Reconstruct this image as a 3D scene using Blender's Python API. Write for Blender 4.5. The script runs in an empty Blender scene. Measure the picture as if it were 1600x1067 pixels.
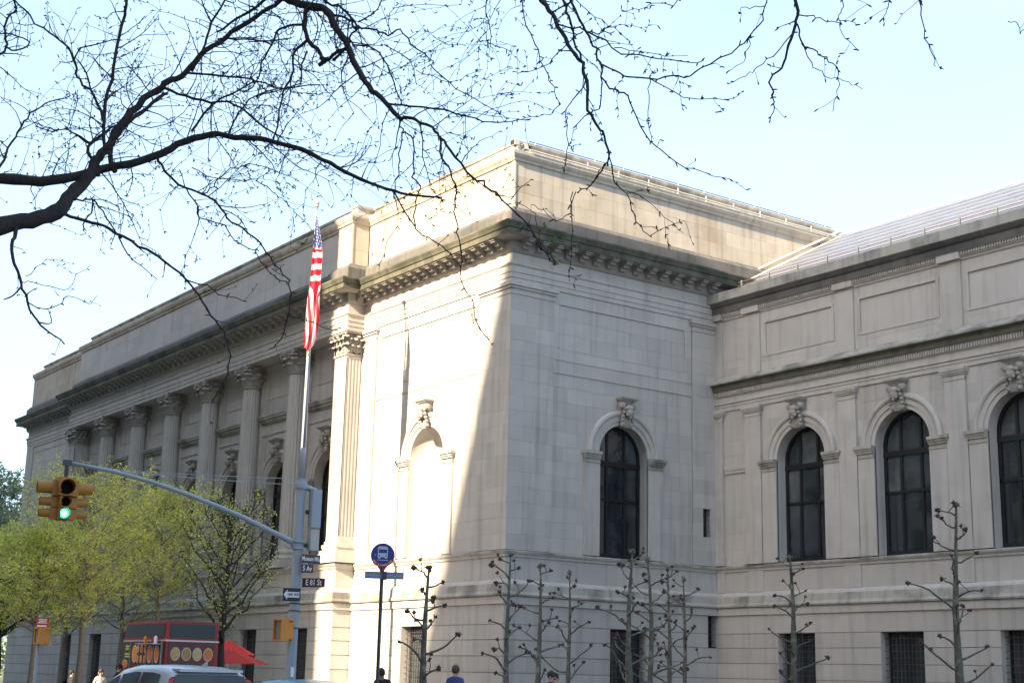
import bpy, math, random
from math import sin, cos, pi, radians, sqrt
from mathutils import Vector, Matrix, Euler
random.seed(7)
C = bpy.context.scene
COL = C.collection

# ------------------------------------------------------------------ camera
YAW, PITCH, ROLL, FPX = radians(54.34928), radians(13.10818), radians(1.33229), 2251.458
CAM = Vector((42.28465, -30.26563, 1.6))
_f = Vector((-sin(YAW)*cos(PITCH), cos(YAW)*cos(PITCH), sin(PITCH)))
_r = Vector((cos(YAW), sin(YAW), 0)); _u = _r.cross(_f)
R_ = cos(ROLL)*_r + sin(ROLL)*_u; U_ = -sin(ROLL)*_r + cos(ROLL)*_u
cam = bpy.data.objects.new('camera', bpy.data.cameras.new('camera')); COL.objects.link(cam)
M3 = Matrix((R_, U_, -_f)).transposed()
cam.matrix_world = Matrix.Translation(CAM) @ M3.to_4x4()
cam.data.sensor_width = 36; cam.data.lens = FPX/1600*36; cam.data.clip_end = 3000; cam.data.clip_start = .1
C.camera = cam

# ------------------------------------------------------------------ sky, sun, exposure
AZ = radians(107-29)                       # angle from +X (north along the avenue) towards -Y (east)
TEL = .615; EL = math.atan(TEL)
SUNDIR = Vector((cos(AZ)*cos(EL), -sin(AZ)*cos(EL), sin(EL)))     # towards the sun
W = bpy.data.worlds.new('World'); C.world = W; W.use_nodes = True
nt = W.node_tree; bg = nt.nodes['Background']
sky = nt.nodes.new('ShaderNodeTexSky'); sky.sky_type = 'NISHITA'; sky.sun_disc = False
sky.sun_elevation = EL; sky.sun_rotation = math.atan2(SUNDIR.x, SUNDIR.y)
sky.air_density = 1.0; sky.dust_density = 3.0; sky.ozone_density = 1.2
# thin bright veil of high cirrus over the whole sky
tc = nt.nodes.new('ShaderNodeTexCoord'); mpn = nt.nodes.new('ShaderNodeMapping'); mpn.inputs['Scale'].default_value = (1.0, 2.6, 7)
cn = nt.nodes.new('ShaderNodeTexNoise'); cn.inputs['Scale'].default_value = 1.6; cn.inputs['Detail'].default_value = 7; cn.inputs['Roughness'].default_value = .55
nt.links.new(tc.outputs['Generated'], mpn.inputs[0]); nt.links.new(mpn.outputs[0], cn.inputs['Vector'])
cr = nt.nodes.new('ShaderNodeMapRange'); cr.inputs[1].default_value = .35; cr.inputs[2].default_value = .75; cr.inputs[3].default_value = .35; cr.inputs[4].default_value = .8
nt.links.new(cn.outputs[0], cr.inputs[0])
cm = nt.nodes.new('ShaderNodeMix'); cm.data_type = 'RGBA'; nt.links.new(cr.outputs[0], cm.inputs[0]); nt.links.new(sky.outputs[0], cm.inputs[6])
cm.inputs[7].default_value = (2.0, 2.8, 3.75, 1); nt.links.new(cm.outputs[2], bg.inputs[0]); bg.inputs[1].default_value = .12
sun = bpy.data.objects.new('sun', bpy.data.lights.new('sun', 'SUN')); COL.objects.link(sun)
sun.data.energy = 5.0; sun.data.angle = radians(.8); sun.data.color = (1, .80, .56)
sun.rotation_euler = SUNDIR.to_track_quat('Z', 'Y').to_euler()
C.view_settings.view_transform = 'Standard'; C.view_settings.look = 'None'
C.view_settings.exposure = 2.0; C.view_settings.gamma = 1; C.view_settings.use_curve_mapping = False

# ------------------------------------------------------------------ helpers
def ray(x, y):
    return R_*((x-800)/FPX) - U_*((y-533.5)/FPX) + _f
def at(x, y, d):
    "point seen at photo pixel x,y at horizontal distance d"
    r = ray(x, y); return CAM + r*(d/sqrt(r.x**2+r.y**2))
def tag(o, label=None, cat=None, group=None, kind=None):
    for k, v in (('label', label), ('category', cat), ('group', group), ('kind', kind)):
        if v: o[k] = v
    return o
def link(name, data, parent=None, loc=None, rz=0):
    o = bpy.data.objects.new(name, data); COL.objects.link(o)
    if loc is not None: o.location = loc
    if rz: o.rotation_euler = (0, 0, rz)
    if parent: o.parent = parent
    return o
def empty(name, loc, label, cat, rz=0, group=None):
    o = link(name, None, None, loc, rz); o.empty_display_size = .3
    return tag(o, label, cat, group)
class MB:
    def __init__(s): s.v = []; s.f = []; s.uv = None; s.mi = []
    def add(s, vs, fs, mi=0):
        n = len(s.v); s.v += [tuple(v) for v in vs]; s.f += [tuple(n+i for i in f) for f in fs]; s.mi += [mi]*len(fs)
        return s
    def box(s, x0, x1, y0, y1, z0, z1, mi=0):
        return s.add([(x, y, z) for x in (x0, x1) for y in (y0, y1) for z in (z0, z1)],
            [(0, 1, 3, 2), (4, 6, 7, 5), (0, 4, 5, 1), (2, 3, 7, 6), (0, 2, 6, 4), (1, 5, 7, 3)], mi)
    def tube(s, pts, rad, n=8, cap=True, mi=0):
        pts = [Vector(p) for p in pts]
        if not hasattr(rad, '__len__'): rad = [rad]*len(pts)
        vs = []; fs = []; ref = None
        for i, p in enumerate(pts):
            t = (pts[min(i+1, len(pts)-1)]-pts[max(i-1, 0)])
            t = t.normalized() if t.length > 1e-9 else Vector((0, 0, 1))
            if ref is None: ref = t.orthogonal().normalized()
            ref = (ref - t*ref.dot(t)); ref = ref.normalized() if ref.length > 1e-6 else t.orthogonal().normalized()
            b = t.cross(ref)
            for k in range(n):
                a = 2*pi*k/n; vs.append(p+(ref*cos(a)+b*sin(a))*rad[i])
        for i in range(len(pts)-1):
            for k in range(n): fs.append((i*n+k, i*n+(k+1) % n, (i+1)*n+(k+1) % n, (i+1)*n+k))
        if cap: fs.append(tuple(range(n-1, -1, -1))); fs.append(tuple((len(pts)-1)*n+k for k in range(n)))
        return s.add(vs, fs, mi)
    def lathe(s, prof, n=16, c=(0, 0, 0), mi=0):
        vs = [(c[0]+r*cos(2*pi*k/n), c[1]+r*sin(2*pi*k/n), c[2]+z) for r, z in prof for k in range(n)]
        fs = [(i*n+k, i*n+(k+1) % n, (i+1)*n+(k+1) % n, (i+1)*n+k) for i in range(len(prof)-1) for k in range(n)]
        return s.add(vs, fs, mi)
    def ball(s, c, r, n=8, m=6, sc=(1, 1, 1), mi=0):
        vs = []; fs = []
        for i in range(m+1):
            for k in range(n):
                a = pi*i/m; vs.append((c[0]+r*sc[0]*sin(a)*cos(2*pi*k/n), c[1]+r*sc[1]*sin(a)*sin(2*pi*k/n), c[2]-r*sc[2]*cos(a)))
        for i in range(m):
            for k in range(n): fs.append((i*n+k, i*n+(k+1) % n, (i+1)*n+(k+1) % n, (i+1)*n+k))
        return s.add(vs, fs, mi)
    def disc(s, c, u, v, r, n=24, mi=0, r2=None):
        c = Vector(c); u = Vector(u); v = Vector(v)
        return s.add([c+u*r*cos(2*pi*k/n)+v*(r2 or r)*sin(2*pi*k/n) for k in range(n)], [tuple(range(n))], mi)
    def mesh(s, name, mats, smooth=False):
        me = bpy.data.meshes.new(name); me.from_pydata(s.v, [], s.f); me.update()
        if not isinstance(mats, (list, tuple)): mats = [mats]
        for m in mats: me.materials.append(m)
        if len(mats) > 1: me.polygons.foreach_set('material_index', s.mi)
        if smooth: me.polygons.foreach_set('use_smooth', [True]*len(me.polygons))
        return me
    def build(s, name, mats, parent=None, smooth=False, loc=None, rz=0):
        return link(name, s.mesh(name, mats, smooth), parent, loc, rz)
def copy_tree(o, loc=None, rz=None, parent=None):
    c = o.copy(); COL.objects.link(c)
    if parent: c.parent = parent
    if loc is not None: c.location = loc
    if rz is not None: c.rotation_euler = (0, 0, rz)
    for ch in list(o.children): copy_tree(ch, parent=c)
    return c

# ------------------------------------------------------------------ materials
def mat(name, col, rough=.8, var=.15, scale=3., bump=0., bscale=30., metal=0., isl=0., streak=0., col2=None, c2amt=.5, c2scale=1.5, emit=None, spec=.5, trans=0, darkz=None):
    m = bpy.data.materials.new(name); m.use_nodes = True; t = m.node_tree; N = t.nodes; L = t.links
    b = N['Principled BSDF']; b.inputs['Roughness'].default_value = rough; b.inputs['Metallic'].default_value = metal
    b.inputs['Specular IOR Level'].default_value = spec
    if emit: b.inputs['Emission Color'].default_value = (*emit[0], 1); b.inputs['Emission Strength'].default_value = emit[1]
    geo = N.new('ShaderNodeNewGeometry')
    no = N.new('ShaderNodeTexNoise'); no.inputs['Scale'].default_value = scale; no.inputs['Detail'].default_value = 6; no.inputs['Roughness'].default_value = .6
    L.new(geo.outputs['Position'], no.inputs['Vector'])
    def mathn(op, a, c=None):
        n = N.new('ShaderNodeMath'); n.operation = op
        for i, q in enumerate((a, c)):
            if q is None: continue
            if isinstance(q, (int, float)): n.inputs[i].default_value = q
            else: L.new(q, n.inputs[i])
        return n.outputs[0]
    val = mathn('ADD', mathn('MULTIPLY', mathn('SUBTRACT', no.outputs[0], .5), var*2), 1.)
    if isl:
        oi = N.new('ShaderNodeObjectInfo')
        rr = mathn('FRACT', mathn('ADD', oi.outputs['Random'], geo.outputs['Random Per Island']))
        val = mathn('ADD', val, mathn('MULTIPLY', mathn('SUBTRACT', rr, .5), isl))
    if streak:
        mp = N.new('ShaderNodeMapping'); mp.inputs['Scale'].default_value = (2.2, 2.2, .13); L.new(geo.outputs['Position'], mp.inputs[0])
        n2 = N.new('ShaderNodeTexNoise'); n2.inputs['Scale'].default_value = 1.6; n2.inputs['Detail'].default_value = 5; L.new(mp.outputs[0], n2.inputs['Vector'])
        rp = N.new('ShaderNodeValToRGB'); rp.color_ramp.elements[0].position = .5; rp.color_ramp.elements[1].position = .72; L.new(n2.outputs[0], rp.inputs[0])
        val = mathn('SUBTRACT', val, mathn('MULTIPLY', rp.outputs[0], streak))
    mx = N.new('ShaderNodeMix'); mx.data_type = 'RGBA'; mx.blend_type = 'MULTIPLY'; mx.inputs[0].default_value = 1
    if col2:
        n3 = N.new('ShaderNodeTexNoise'); n3.inputs['Scale'].default_value = c2scale; n3.inputs['Detail'].default_value = 5; L.new(geo.outputs['Position'], n3.inputs['Vector'])
        rp = N.new('ShaderNodeValToRGB'); rp.color_ramp.elements[0].position = .62-c2amt*.3; rp.color_ramp.elements[1].position = .78-c2amt*.3
        L.new(n3.outputs[0], rp.inputs[0])
        m2 = N.new('ShaderNodeMix'); m2.data_type = 'RGBA'; L.new(rp.outputs[0], m2.inputs[0])
        m2.inputs[6].default_value = (*col, 1); m2.inputs[7].default_value = (*col2, 1); L.new(m2.outputs[2], mx.inputs[6])
    else: mx.inputs[6].default_value = (*col, 1)
    cb = N.new('ShaderNodeCombineColor')
    for i in range(3): L.new(val, cb.inputs[i])
    L.new(cb.outputs[0], mx.inputs[7]); L.new(mx.outputs[2], b.inputs['Base Color'])
    if bump:
        n4 = N.new('ShaderNodeTexNoise'); n4.inputs['Scale'].default_value = bscale; n4.inputs['Detail'].default_value = 4; L.new(geo.outputs['Position'], n4.inputs['Vector'])
        bp = N.new('ShaderNodeBump'); bp.inputs['Strength'].default_value = bump; bp.inputs['Distance'].default_value = .02
        L.new(n4.outputs[0], bp.inputs['Height']); L.new(bp.outputs[0], b.inputs['Normal'])
    if trans:
        tr = N.new('ShaderNodeBsdfTranslucent'); L.new(mx.outputs[2], tr.inputs[0]); ms = N.new('ShaderNodeMixShader'); ms.inputs[0].default_value = trans
        L.new(b.outputs[0], ms.inputs[1]); L.new(tr.outputs[0], ms.inputs[2]); L.new(ms.outputs[0], N['Material Output'].inputs[0])
    return m
STONE = mat('limestone', (.455, .425, .39), .85, .15, .8, .35, 40, isl=.14, streak=.20)
PLAIN = mat('limestone_trim', (.455, .425, .39), .85, .18, 1.3, .35, 40, streak=.20, isl=.05)
JOINT = mat('joint_mortar', (.27, .255, .23), .95, .2, 6)
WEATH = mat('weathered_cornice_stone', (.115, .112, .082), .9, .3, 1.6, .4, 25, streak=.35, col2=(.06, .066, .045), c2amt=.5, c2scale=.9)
ATTIC = mat('sun_tinted_weathered_limestone', (.45, .40, .325), .9, .22, 1.1, .3, 30, isl=.16, streak=.30, col2=(.37, .305, .225), c2amt=.4, c2scale=.35)  # stained tan stone, with warm grazing sunlight added to its colour
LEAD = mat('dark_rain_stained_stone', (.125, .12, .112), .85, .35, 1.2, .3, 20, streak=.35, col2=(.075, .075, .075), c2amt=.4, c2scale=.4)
SOFF = mat('soffit_stone', (.30, .285, .26), .9, .25, 2.5, .3, 25, streak=.1)  # darker stone tone for the cornice underside and its modillions
DRIP = mat('rain_washed_trim', (.40, .38, .335), .85, .2, 1.0, .25, 40, streak=.35, col2=(.2, .19, .165), c2amt=.45, c2scale=.8)
CARVE = mat('carved_limestone', (.32, .30, .27), .9, .35, 5, .5, 35)
FRAME = mat('black_window_metal', (.007, .008, .011), .4, .1)
GLASS = mat('window_glass', (.045, .056, .062), .05, .9, .55, spec=1., col2=(.02, .024, .03), c2amt=.6, c2scale=.7)
GLASS2 = mat('window_glass_with_blind', (.095, .105, .105), .07, .8, .6, spec=1., col2=(.045, .05, .055), c2amt=.5, c2scale=.9)
GLASS3 = mat('deep_window_glass', (.022, .028, .032), .04, .8, .6, spec=1.)
DARK = mat('near_black', (.02, .02, .02), .9)
CURT = mat('grey_blind', (.10, .10, .095), .9, .2, 1.)
COPPER = mat('roof_metal', (.085, .092, .10), .45, .15, 1.2, isl=.22, col2=(.065, .078, .10), c2amt=.4)
SNOWRAIL = mat('reddish_roof_rail', (.13, .085, .07), .6)
BLUELEAD = mat('blue_grey_gutter_lining', (.13, .14, .19), .6, .3, 2.)
BRIGHT = mat('pale_metal_coping', (.5, .48, .44), .5)
GREY = mat('pale_grey_painted_steel', (.29, .32, .36), .45, .12, 3, spec=.5)
DKGREY = mat('dark_steel', (.05, .05, .055), .5)
ASPH = mat('asphalt', (.055, .055, .057), .9, .3, 2., .6, 80)
CONC = mat('pavement_concrete', (.30, .29, .27), .9, .2, 2., .3, 60)
WHITEP = mat('road_paint', (.75, .75, .72), .7, .15, 4)
SOIL = mat('planting_soil', (.10, .075, .05), .95, .3, 3, .6, 30)

# ------------------------------------------------------------------ ground
g = MB(); g.add([(-900, -900, -.2), (900, -900, -.2), (900, 900, -.2), (-900, 900, -.2)], [(0, 1, 2, 3)])
tag(g.build('ground', mat('park_grass_ground', (.07, .09, .035), .95, .3, .5)), kind='structure')
g = MB(); g.box(-300, 300, -29, -13.3, -.3, -.12)
tag(g.build('road', ASPH), kind='structure')
g = MB(); g.box(-11, 7.5, -330, -29, -.3, -.118)
tag(g.build('side_street', ASPH), kind='structure')
g = MB(); g.box(-300, 300, -13.15, 12, -.3, 0)
tag(g.build('museum_pavement', CONC), kind='structure')
for x0, x1 in ((-300, -11), (7.5, 300)):
    g = MB(); g.box(x0, x1, -300, -29.15, -.3, 0); tag(g.build('east_pavement', CONC), kind='structure')
g = MB(); g.box(-300, 300, -13.3, -13.15, -.3, .01); g.box(-300, -11, -29.15, -29, -.3, .01); g.box(7.5, 300, -29.15, -29, -.3, .01)
tag(g.build('kerb', mat('granite_kerb', (.33, .33, .32), .8, .2, 5)), kind='structure')
g = MB()
for yy in (-17.2, -21.1, -25.):
    x = -120
    while x < 120:
        g.box(x, x+3, yy-.06, yy+.06, -.119, -.114); x += 9
for k in range(12):
    g.box(9.5, 12.6, -28.6+k*1.3, -28.0+k*1.3, -.119, -.114)
    g.box(-15.5, -12.4, -28.6+k*1.3, -28.0+k*1.3, -.119, -.114)
tag(g.build('road_markings', WHITEP), kind='structure')
g = MB(); g.box(1, 24, -1, 9.9, 0, .12)
tag(g.build('planting_bed', SOIL), kind='structure')

# ------------------------------------------------------------------ museum
MUS = empty('museum_building', (0, 0, 0), 'long pale limestone museum with fluted columns, arched windows and heavy cornice', 'museum')
class Fr:
    "wall frame: u along the wall, o outward, z up"
    def __init__(s, axis, c): s.axis = axis; s.c = c
    def p(s, u, o, z): return (u, s.c-o, z) if s.axis == 'Y' else (s.c+o, u, z)
    def flip(s): return s.axis == 'X'
    def box(s, mb, u0, u1, o0, o1, z0, z1, mi=0):
        a = s.p(u0, o0, z0); b = s.p(u1, o1, z1)
        mb.box(min(a[0], b[0]), max(a[0], b[0]), min(a[1], b[1]), max(a[1], b[1]), z0, z1, mi)
F0 = Fr('Y', 0.); F1 = Fr('Y', .1); SD = Fr('X', 0.); YW = 10.39; WG = Fr('Y', YW)
BASEF = Fr('Y', .0)
def mould(path, prof, name, m, parent=MUS, closed_ends=True, smooth=False):
    "sweep a profile (out, z) along a plan path, outward to the right of travel, mitred"
    P = [Vector(p) for p in path]; n = len(P); dirs = [(P[i+1]-P[i]).normalized() for i in range(n-1)]
    nor = [Vector((d.y, -d.x)) for d in dirs]
    mb = MB(); vs = []
    for i in range(n):
        if i == 0: mv = nor[0]
        elif i == n-1: mv = nor[-1]
        else:
            b = nor[i-1]+nor[i]; mv = b/(b.dot(nor[i])) if b.length > 1e-6 else nor[i]
        for o, z in prof: q = P[i]+mv*o; vs.append((q.x, q.y, z))
    k = len(prof); fs = []
    for i in range(n-1):
        for j in range(k-1): fs.append((i*k+j, (i+1)*k+j, (i+1)*k+j+1, i*k+j+1))
    mb.add(vs, fs)
    return mb.build(name, m, parent)
XL = -56.4; XC = -45.55; XP = -10.89; XE = 26.
P_ENT = [(XL, 25), (XL, 0), (XC, 0), (XC, -.83), (XP, -.83), (XP, 0), (0, 0), (0, 24)]
P_LOW = [(XL, 25), (XL, 0), (XC, 0), (XC, -.85), (XP, -.85), (XP, 0), (0, 0), (0, YW), (XE, YW)]
P_ATT = [(XL, 25), (XL, 0), (XC, 0), (XC, -.6), (-12.15, -.6), (-12.15, -.86), (XP+.03, -.86), (XP+.03, 0), (0, 0), (0, 24)]
P_WNG = [(0.05, YW), (XE, YW)]
# lower mouldings
mould(P_LOW, [(.10, 4.14), (.17, 4.15), (.17, 4.41), (.13, 4.43)], 'base_moulding', PLAIN)
mould(P_LOW, [(.13, 4.43), (.24, 4.44), (.26, 4.50), (.22, 4.56), (.2, 4.60), (.18, 4.86)], 'base_moulding', DRIP)
mould(P_LOW, [(.18, 4.86), (.15, 4.93), (.08, 5.0), (-.01, 5.02)], 'base_moulding', PLAIN)
mould(P_LOW, [(-.01, 5.82), (.05, 5.83), (.06, 5.90), (.13, 5.97)], 'string_course', PLAIN)
mould(P_LOW, [(.13, 5.97), (.14, 6.03), (.05, 6.07), (-1.2, 6.09)], 'string_course', DRIP)
# main entablature
mould(P_ENT, [(-.9, 16.015), (.05, 16.01), (.05, 16.18), (.08, 16.19), (.08, 16.38), (.11, 16.39), (.11, 16.62), (.17, 16.68), (.17, 16.74), (.04, 16.77), (.04, 17.15)], 'architrave', PLAIN)
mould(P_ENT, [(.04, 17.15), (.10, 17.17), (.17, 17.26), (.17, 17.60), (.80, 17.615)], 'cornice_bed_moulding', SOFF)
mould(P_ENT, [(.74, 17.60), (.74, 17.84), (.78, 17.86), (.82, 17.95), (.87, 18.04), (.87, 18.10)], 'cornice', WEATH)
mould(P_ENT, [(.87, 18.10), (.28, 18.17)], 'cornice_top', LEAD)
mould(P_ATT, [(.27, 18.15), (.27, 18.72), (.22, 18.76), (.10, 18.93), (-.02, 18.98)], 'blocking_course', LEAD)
mould(P_ATT, [(-.03, 20.80), (.03, 20.83), (.05, 20.92), (.10, 20.98), (.14, 21.08), (.15, 21.20), (.1, 21.25), (-.44, 21.27)], 'attic_cornice', ATTIC)
mould(P_ATT, [(-.44, 21.26), (-.44, 21.70), (-.38, 21.74), (-.37, 21.83), (-.6, 21.86)], 'roof_parapet', DRIP)
mb = MB()
mb.add([(XL+.5, .6, 21.855), (-.6, .6, 21.855), (-.6, 23.5, 21.855), (XL+.5, 23.5, 21.855)], [(0, 1, 2, 3)])
mb.build('roof_deck', LEAD, MUS)
mb = MB(); mb.box(XL, 0, 23.9, 24.0, 0, 21.5); mb.build('back_wall', PLAIN, MUS)
mb = MB(); mb.box(XL, XL+.05, .01, 24, 0, 21); mb.build('end_wall', PLAIN, MUS)
# wing entablatures
mould(P_WNG, [(0, 12.28), (.06, 12.285), (.06, 12.44), (.09, 12.45), (.09, 12.54), (.14, 12.57), (.14, 12.60), (.02, 12.62), (.02, 12.86), (.08, 12.9), (.08, 13.10), (.2, 13.12)], 'wing_architrave', PLAIN)
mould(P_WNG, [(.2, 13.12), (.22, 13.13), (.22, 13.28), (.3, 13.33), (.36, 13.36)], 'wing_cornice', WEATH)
mould(P_WNG, [(.36, 13.355), (.40, 13.38), (.40, 13.45), (.18, 13.56), (.12, 13.66), (-.02, 13.68)], 'wing_cornice_top', DRIP)
mould(P_WNG, [(-.03, 16.05), (.03, 16.07), (.05, 16.14), (.1, 16.18), (.1, 16.34), (.24, 16.36)], 'wing_attic_moulding', PLAIN)
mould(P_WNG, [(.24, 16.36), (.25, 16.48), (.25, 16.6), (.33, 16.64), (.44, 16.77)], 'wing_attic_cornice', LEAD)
mould(P_WNG, [(.44, 16.77), (.47, 16.79), (.47, 17.14), (.42, 17.18), (.1, 17.2)], 'gutter_face', DRIP)
# dentils, tiny and uncountable: two joined rows
for z0, z1, o0, o1, st in ((12.92, 13.08, .08, .15, .105), (16.22, 16.34, .1, .17, .105)):
    mb = MB(); u = .1
    while u < XE: WG.box(mb, u, u+.058, o0, o1, z0, z1); u += st
    tag(mb.build('dentil_row', PLAIN, MUS), kind='stuff')
# modillions
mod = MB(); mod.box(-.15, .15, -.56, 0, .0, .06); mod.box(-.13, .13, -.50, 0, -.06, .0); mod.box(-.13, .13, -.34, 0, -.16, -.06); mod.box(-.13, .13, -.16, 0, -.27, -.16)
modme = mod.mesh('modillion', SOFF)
def modrow(a, b, fixed, axis, n):
    for i in range(n):
        t = a+(b-a)*(i+.5)/n
        o = link('modillion', modme, MUS)
        if axis == 'Y': o.location = (t, fixed-.17, 17.555)
        else: o.location = (fixed+.17, t, 17.555); o.rotation_euler = (0, 0, pi/2)
modrow(.05, 10.3, 0, 'X', 15)
modrow(XP+.35, -.05, 0, 'Y', 16); modrow(XC, XP, -.83, 'Y', 52); modrow(XL, XC-.3, 0, 'Y', 16)
o = link('modillion', modme, MUS); o.location = (XP+.17, -.45, 17.555); o.rotation_euler = (0, 0, pi/2)

# ---- ashlar tiling
STONES = []      # (pixel size, polygon in frame coords, frame, outset)
BACK = MB()
def circ(uc, zs, R, z):
    return sqrt(max(R*R-(z-zs)**2, 0)) if z > zs else R
def tile(fr, u0, u1, zs, out=0., w=1.25, gap=.0045, vg=None, arches=(), rects=(), off=0., back=True):
    """arches: (uc, r_cut, z_bottom, z_spring); rects: (u0,u1,z0,z1) openings. zs: course levels"""
    vg = gap if vg is None else vg
    for i in range(len(zs)-1):
        z0, z1 = zs[i], zs[i+1]
        cuts = []
        for (a0, a1, b0, b1) in rects:
            if z1 > b0+.01 and z0 < b1-.01: cuts.append((a0, a1, a0, a1))
        for (uc, R, zb, zsp) in arches:
            if z1 > zb+.01 and z0 < zsp+R-.01:
                c0 = circ(uc, zsp, R, z0); c1 = circ(uc, zsp, R, z1); cuts.append((uc-c0, uc+c0, uc-c1, uc+c1))
        cuts.sort(); spans = []; l0 = l1 = u0
        for c in cuts: spans.append((l0, c[0], l1, c[2])); l0, l1 = c[1], c[3]
        spans.append((l0, u1, l1, u1))
        for (a, b, at_, bt) in spans:
            if max(b-a, bt-at_) < .06: continue
            if back:
                vs = [fr.p(a, out-.012, z0), fr.p(b, out-.012, z0), fr.p(bt, out-.012, z1), fr.p(at_, out-.012, z1)]
                BACK.add(vs, [(0, 1, 2, 3)])
            js = []; sh = (i % 2)*w*.5+off
            k = math.floor((min(a, at_)-sh)/w)
            lo = max(a, at_); hi = min(b, bt); u = sh+k*w
            while u < hi:
                if u > lo+.25 and u < hi-.25: js.append(u+random.uniform(-.1, .1))
                u += w
            ed = [(a, at_)]+[(j, j) for j in js]+[(b, bt)]
            for (p, q) in zip(ed[:-1], ed[1:]):
                e0 = p[0]+gap*.5*0+vg/2; e1 = q[0]-vg/2; f0 = p[1]+vg/2; f1 = q[1]-vg/2
                if e1 < e0: e1 = e0 = (e0+e1)/2
                if f1 < f0: f1 = f0 = (f0+f1)/2
                STONES.append((fr, e0, e1, f0, f1, z0+gap/2, z1-gap/2, out))
def levels(a, b, h):
    n = max(1, round((b-a)/h)); return [a+(b-a)*i/n for i in range(n+1)]
RW = 1.22; SPR = 9.98; RC = RW+.30
RUST = [.0, .58, 1.17, 1.755, 2.33, 2.90, 3.44, 4.15]
DADO = levels(5.0, 5.83, .83)
MID = levels(6.08, 12.86, .565); UP = [12.86, 13.35, 13.8, 14.365, 14.93, 15.5, 16.02]
# rusticated base
tile(SD, -.094, YW, RUST, .10, 1.9, .035, .008, rects=[(4.8, 6.6, .8, 3.44), (9.78, 10.25, 2.95, 4.15)])
tile(WG, .0, XE, RUST, .10, 1.9, .035, .008, rects=[(3.36, 5.2, .8, 3.44), (8.25, 10.1, .8, 3.44), (13.15, 15., .8, 3.44), (18., 19.85, .8, 3.44)])
tile(F0, XP+.12, .098, RUST, .10, 1.9, .035, .008, rects=[(-6.75, -5.1, .8, 3.44)])
FB = Fr('Y', -.85)
gwl = [(-13.8-4.8*k-.9, -13.8-4.8*k+.9, .8, 3.44) for k in range(7)]
tile(FB, XC-.1, XP+.1, RUST, .10, 1.9, .035, .008, rects=gwl)
tile(Fr('X', XP), -.95, -.1, RUST, .10, 2.5, .035, .008)
tile(F0, XL-.1, XC, RUST, .10, 1.9, .035, .008)
# dado
tile(SD, .0, YW, DADO, .0, 2.6); tile(WG, .0, XE, DADO, .0, 2.4); tile(F0, XP, .0, DADO, 0, 2.6)
tile(FB, XC, XP, DADO, 0, 2.4); tile(Fr('X', XP), -.85, 0, DADO, 0, 2.5); tile(F0, XL, XC, DADO, 0, 2.6)
# pavilion side
tile(SD, -.064, 1.97, MID+UP[1:-2]+[15.55], .07, 1.1); tile(SD, 9.07, YW, MID+UP[1:-2]+[15.55], .07, 1.3, rects=[(9.6, 10.0, 7.2, 8.35)])
tile(SD, 1.97, 9.07, MID, 0, 1.3, arches=[(5.48, RC, 6.1, SPR)]); tile(SD, 1.97, 9.07, UP, 0, 1.3, rects=[(2.3, 8.72, 13.8, 15.5)])
tile(SD, 2.3, 8.72, [13.8, 14.365, 14.93, 15.5], -.035, 1.3)
# pavilion front
tile(F0, -1.95, .068, MID+UP[1:-2]+[15.55], .07, 1.1, off=.3); tile(F0, XP, -9.7, MID+UP[1:-2]+[15.55], .07, 1.3)
tile(F0, -9.7, -1.95, MID, 0, 1.3, arches=[(-5.5, RC, 6.1, SPR)]); tile(F0, -9.7, -1.95, UP, 0, 1.3, rects=[(-9.4, -2.2, 13.8, 15.5)])
tile(F0, -9.4, -2.2, [13.8, 14.365, 14.93, 15.5], -.035, 1.3)
# wing
WC = [4.61+4.82*k for k in range(5)]; WP = [2.2+4.82*k for k in range(5)]
tile(WG, 0, XE, levels(6.08, 12.28, .62), 0, 1.2, arches=[(c, RC, 6.1, SPR) for c in WC])
wpan = [(c-1.72, c+1.72, 14.32, 15.58) for c in WC]
tile(WG, 0, XE, [13.68, 14.0, 14.32, 14.95, 15.58, 16.06], -.02, 1.25, rects=wpan)
for a in wpan: tile(WG, a[0], a[1], [14.32, 15.58], -.06, 1.2)
# colonnade back wall and left end
ARC = [(-13.8-4.8*k, RC, 6.1, SPR) for k in range(7)]
tile(F1, XC, XP, levels(6.08, 13.1, .58), 0, 1.2, arches=ARC); tile(F1, XC, XP, levels(13.1, 16.02, .58), 0, 1.2)
tile(F0, XL, XC, levels(6.08, 16.02, .58), 0, 1.3); tile(Fr('X', XP), -.0, .1, [6.08, 16], 0, 1)
# attic walls
ATT = [18.97, 19.6, 20.22, 20.82]
tile(SD, 0, 20.5, ATT, -.03, 1.5); tile(F0, XP+.03, 0, ATT, -.03, 1.5); tile(Fr('Y', -.86), -12.15, XP+.03, ATT, -.03, 1.6)
tile(Fr('X', XP+.03), -.86, .0, ATT, -.03, 1.6); tile(Fr('Y', -.6), XC, -12.15, ATT, -.03, 1.8); tile(F0, XL, XC, ATT, -.03, 1.8)
tile(Fr('X', XL), 0, .1, ATT, 0, 1)
BACK.build('wall', JOINT, MUS)
unit = MB(); unit.box(0, 1, 0, 1, 0, 1); UNITME = unit.mesh('stone', STONE)
def pxsize(s):
    fr, e0, e1, f0, f1, z0, z1, out = s
    c = Vector(fr.p((e0+e1)/2, out, (z0+z1)/2)); d = (c-CAM); v = M3.transposed() @ d
    if v.z > -1: return 0
    x = 800+FPX*v.x/-v.z; y = 533.5-FPX*v.y/-v.z
    vis = 1 if -30 < x < 1630 and y < 1090 else .01
    n = abs(d.normalized().y if fr.axis == 'Y' else d.normalized().x)
    return vis*(e1-e0+f1-f0)*(z1-z0)*n/d.length_squared
STONES.sort(key=pxsize, reverse=True)
rest = MB(); rest2 = MB(); UNIT2 = unit.mesh('stone', ATTIC)
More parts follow.
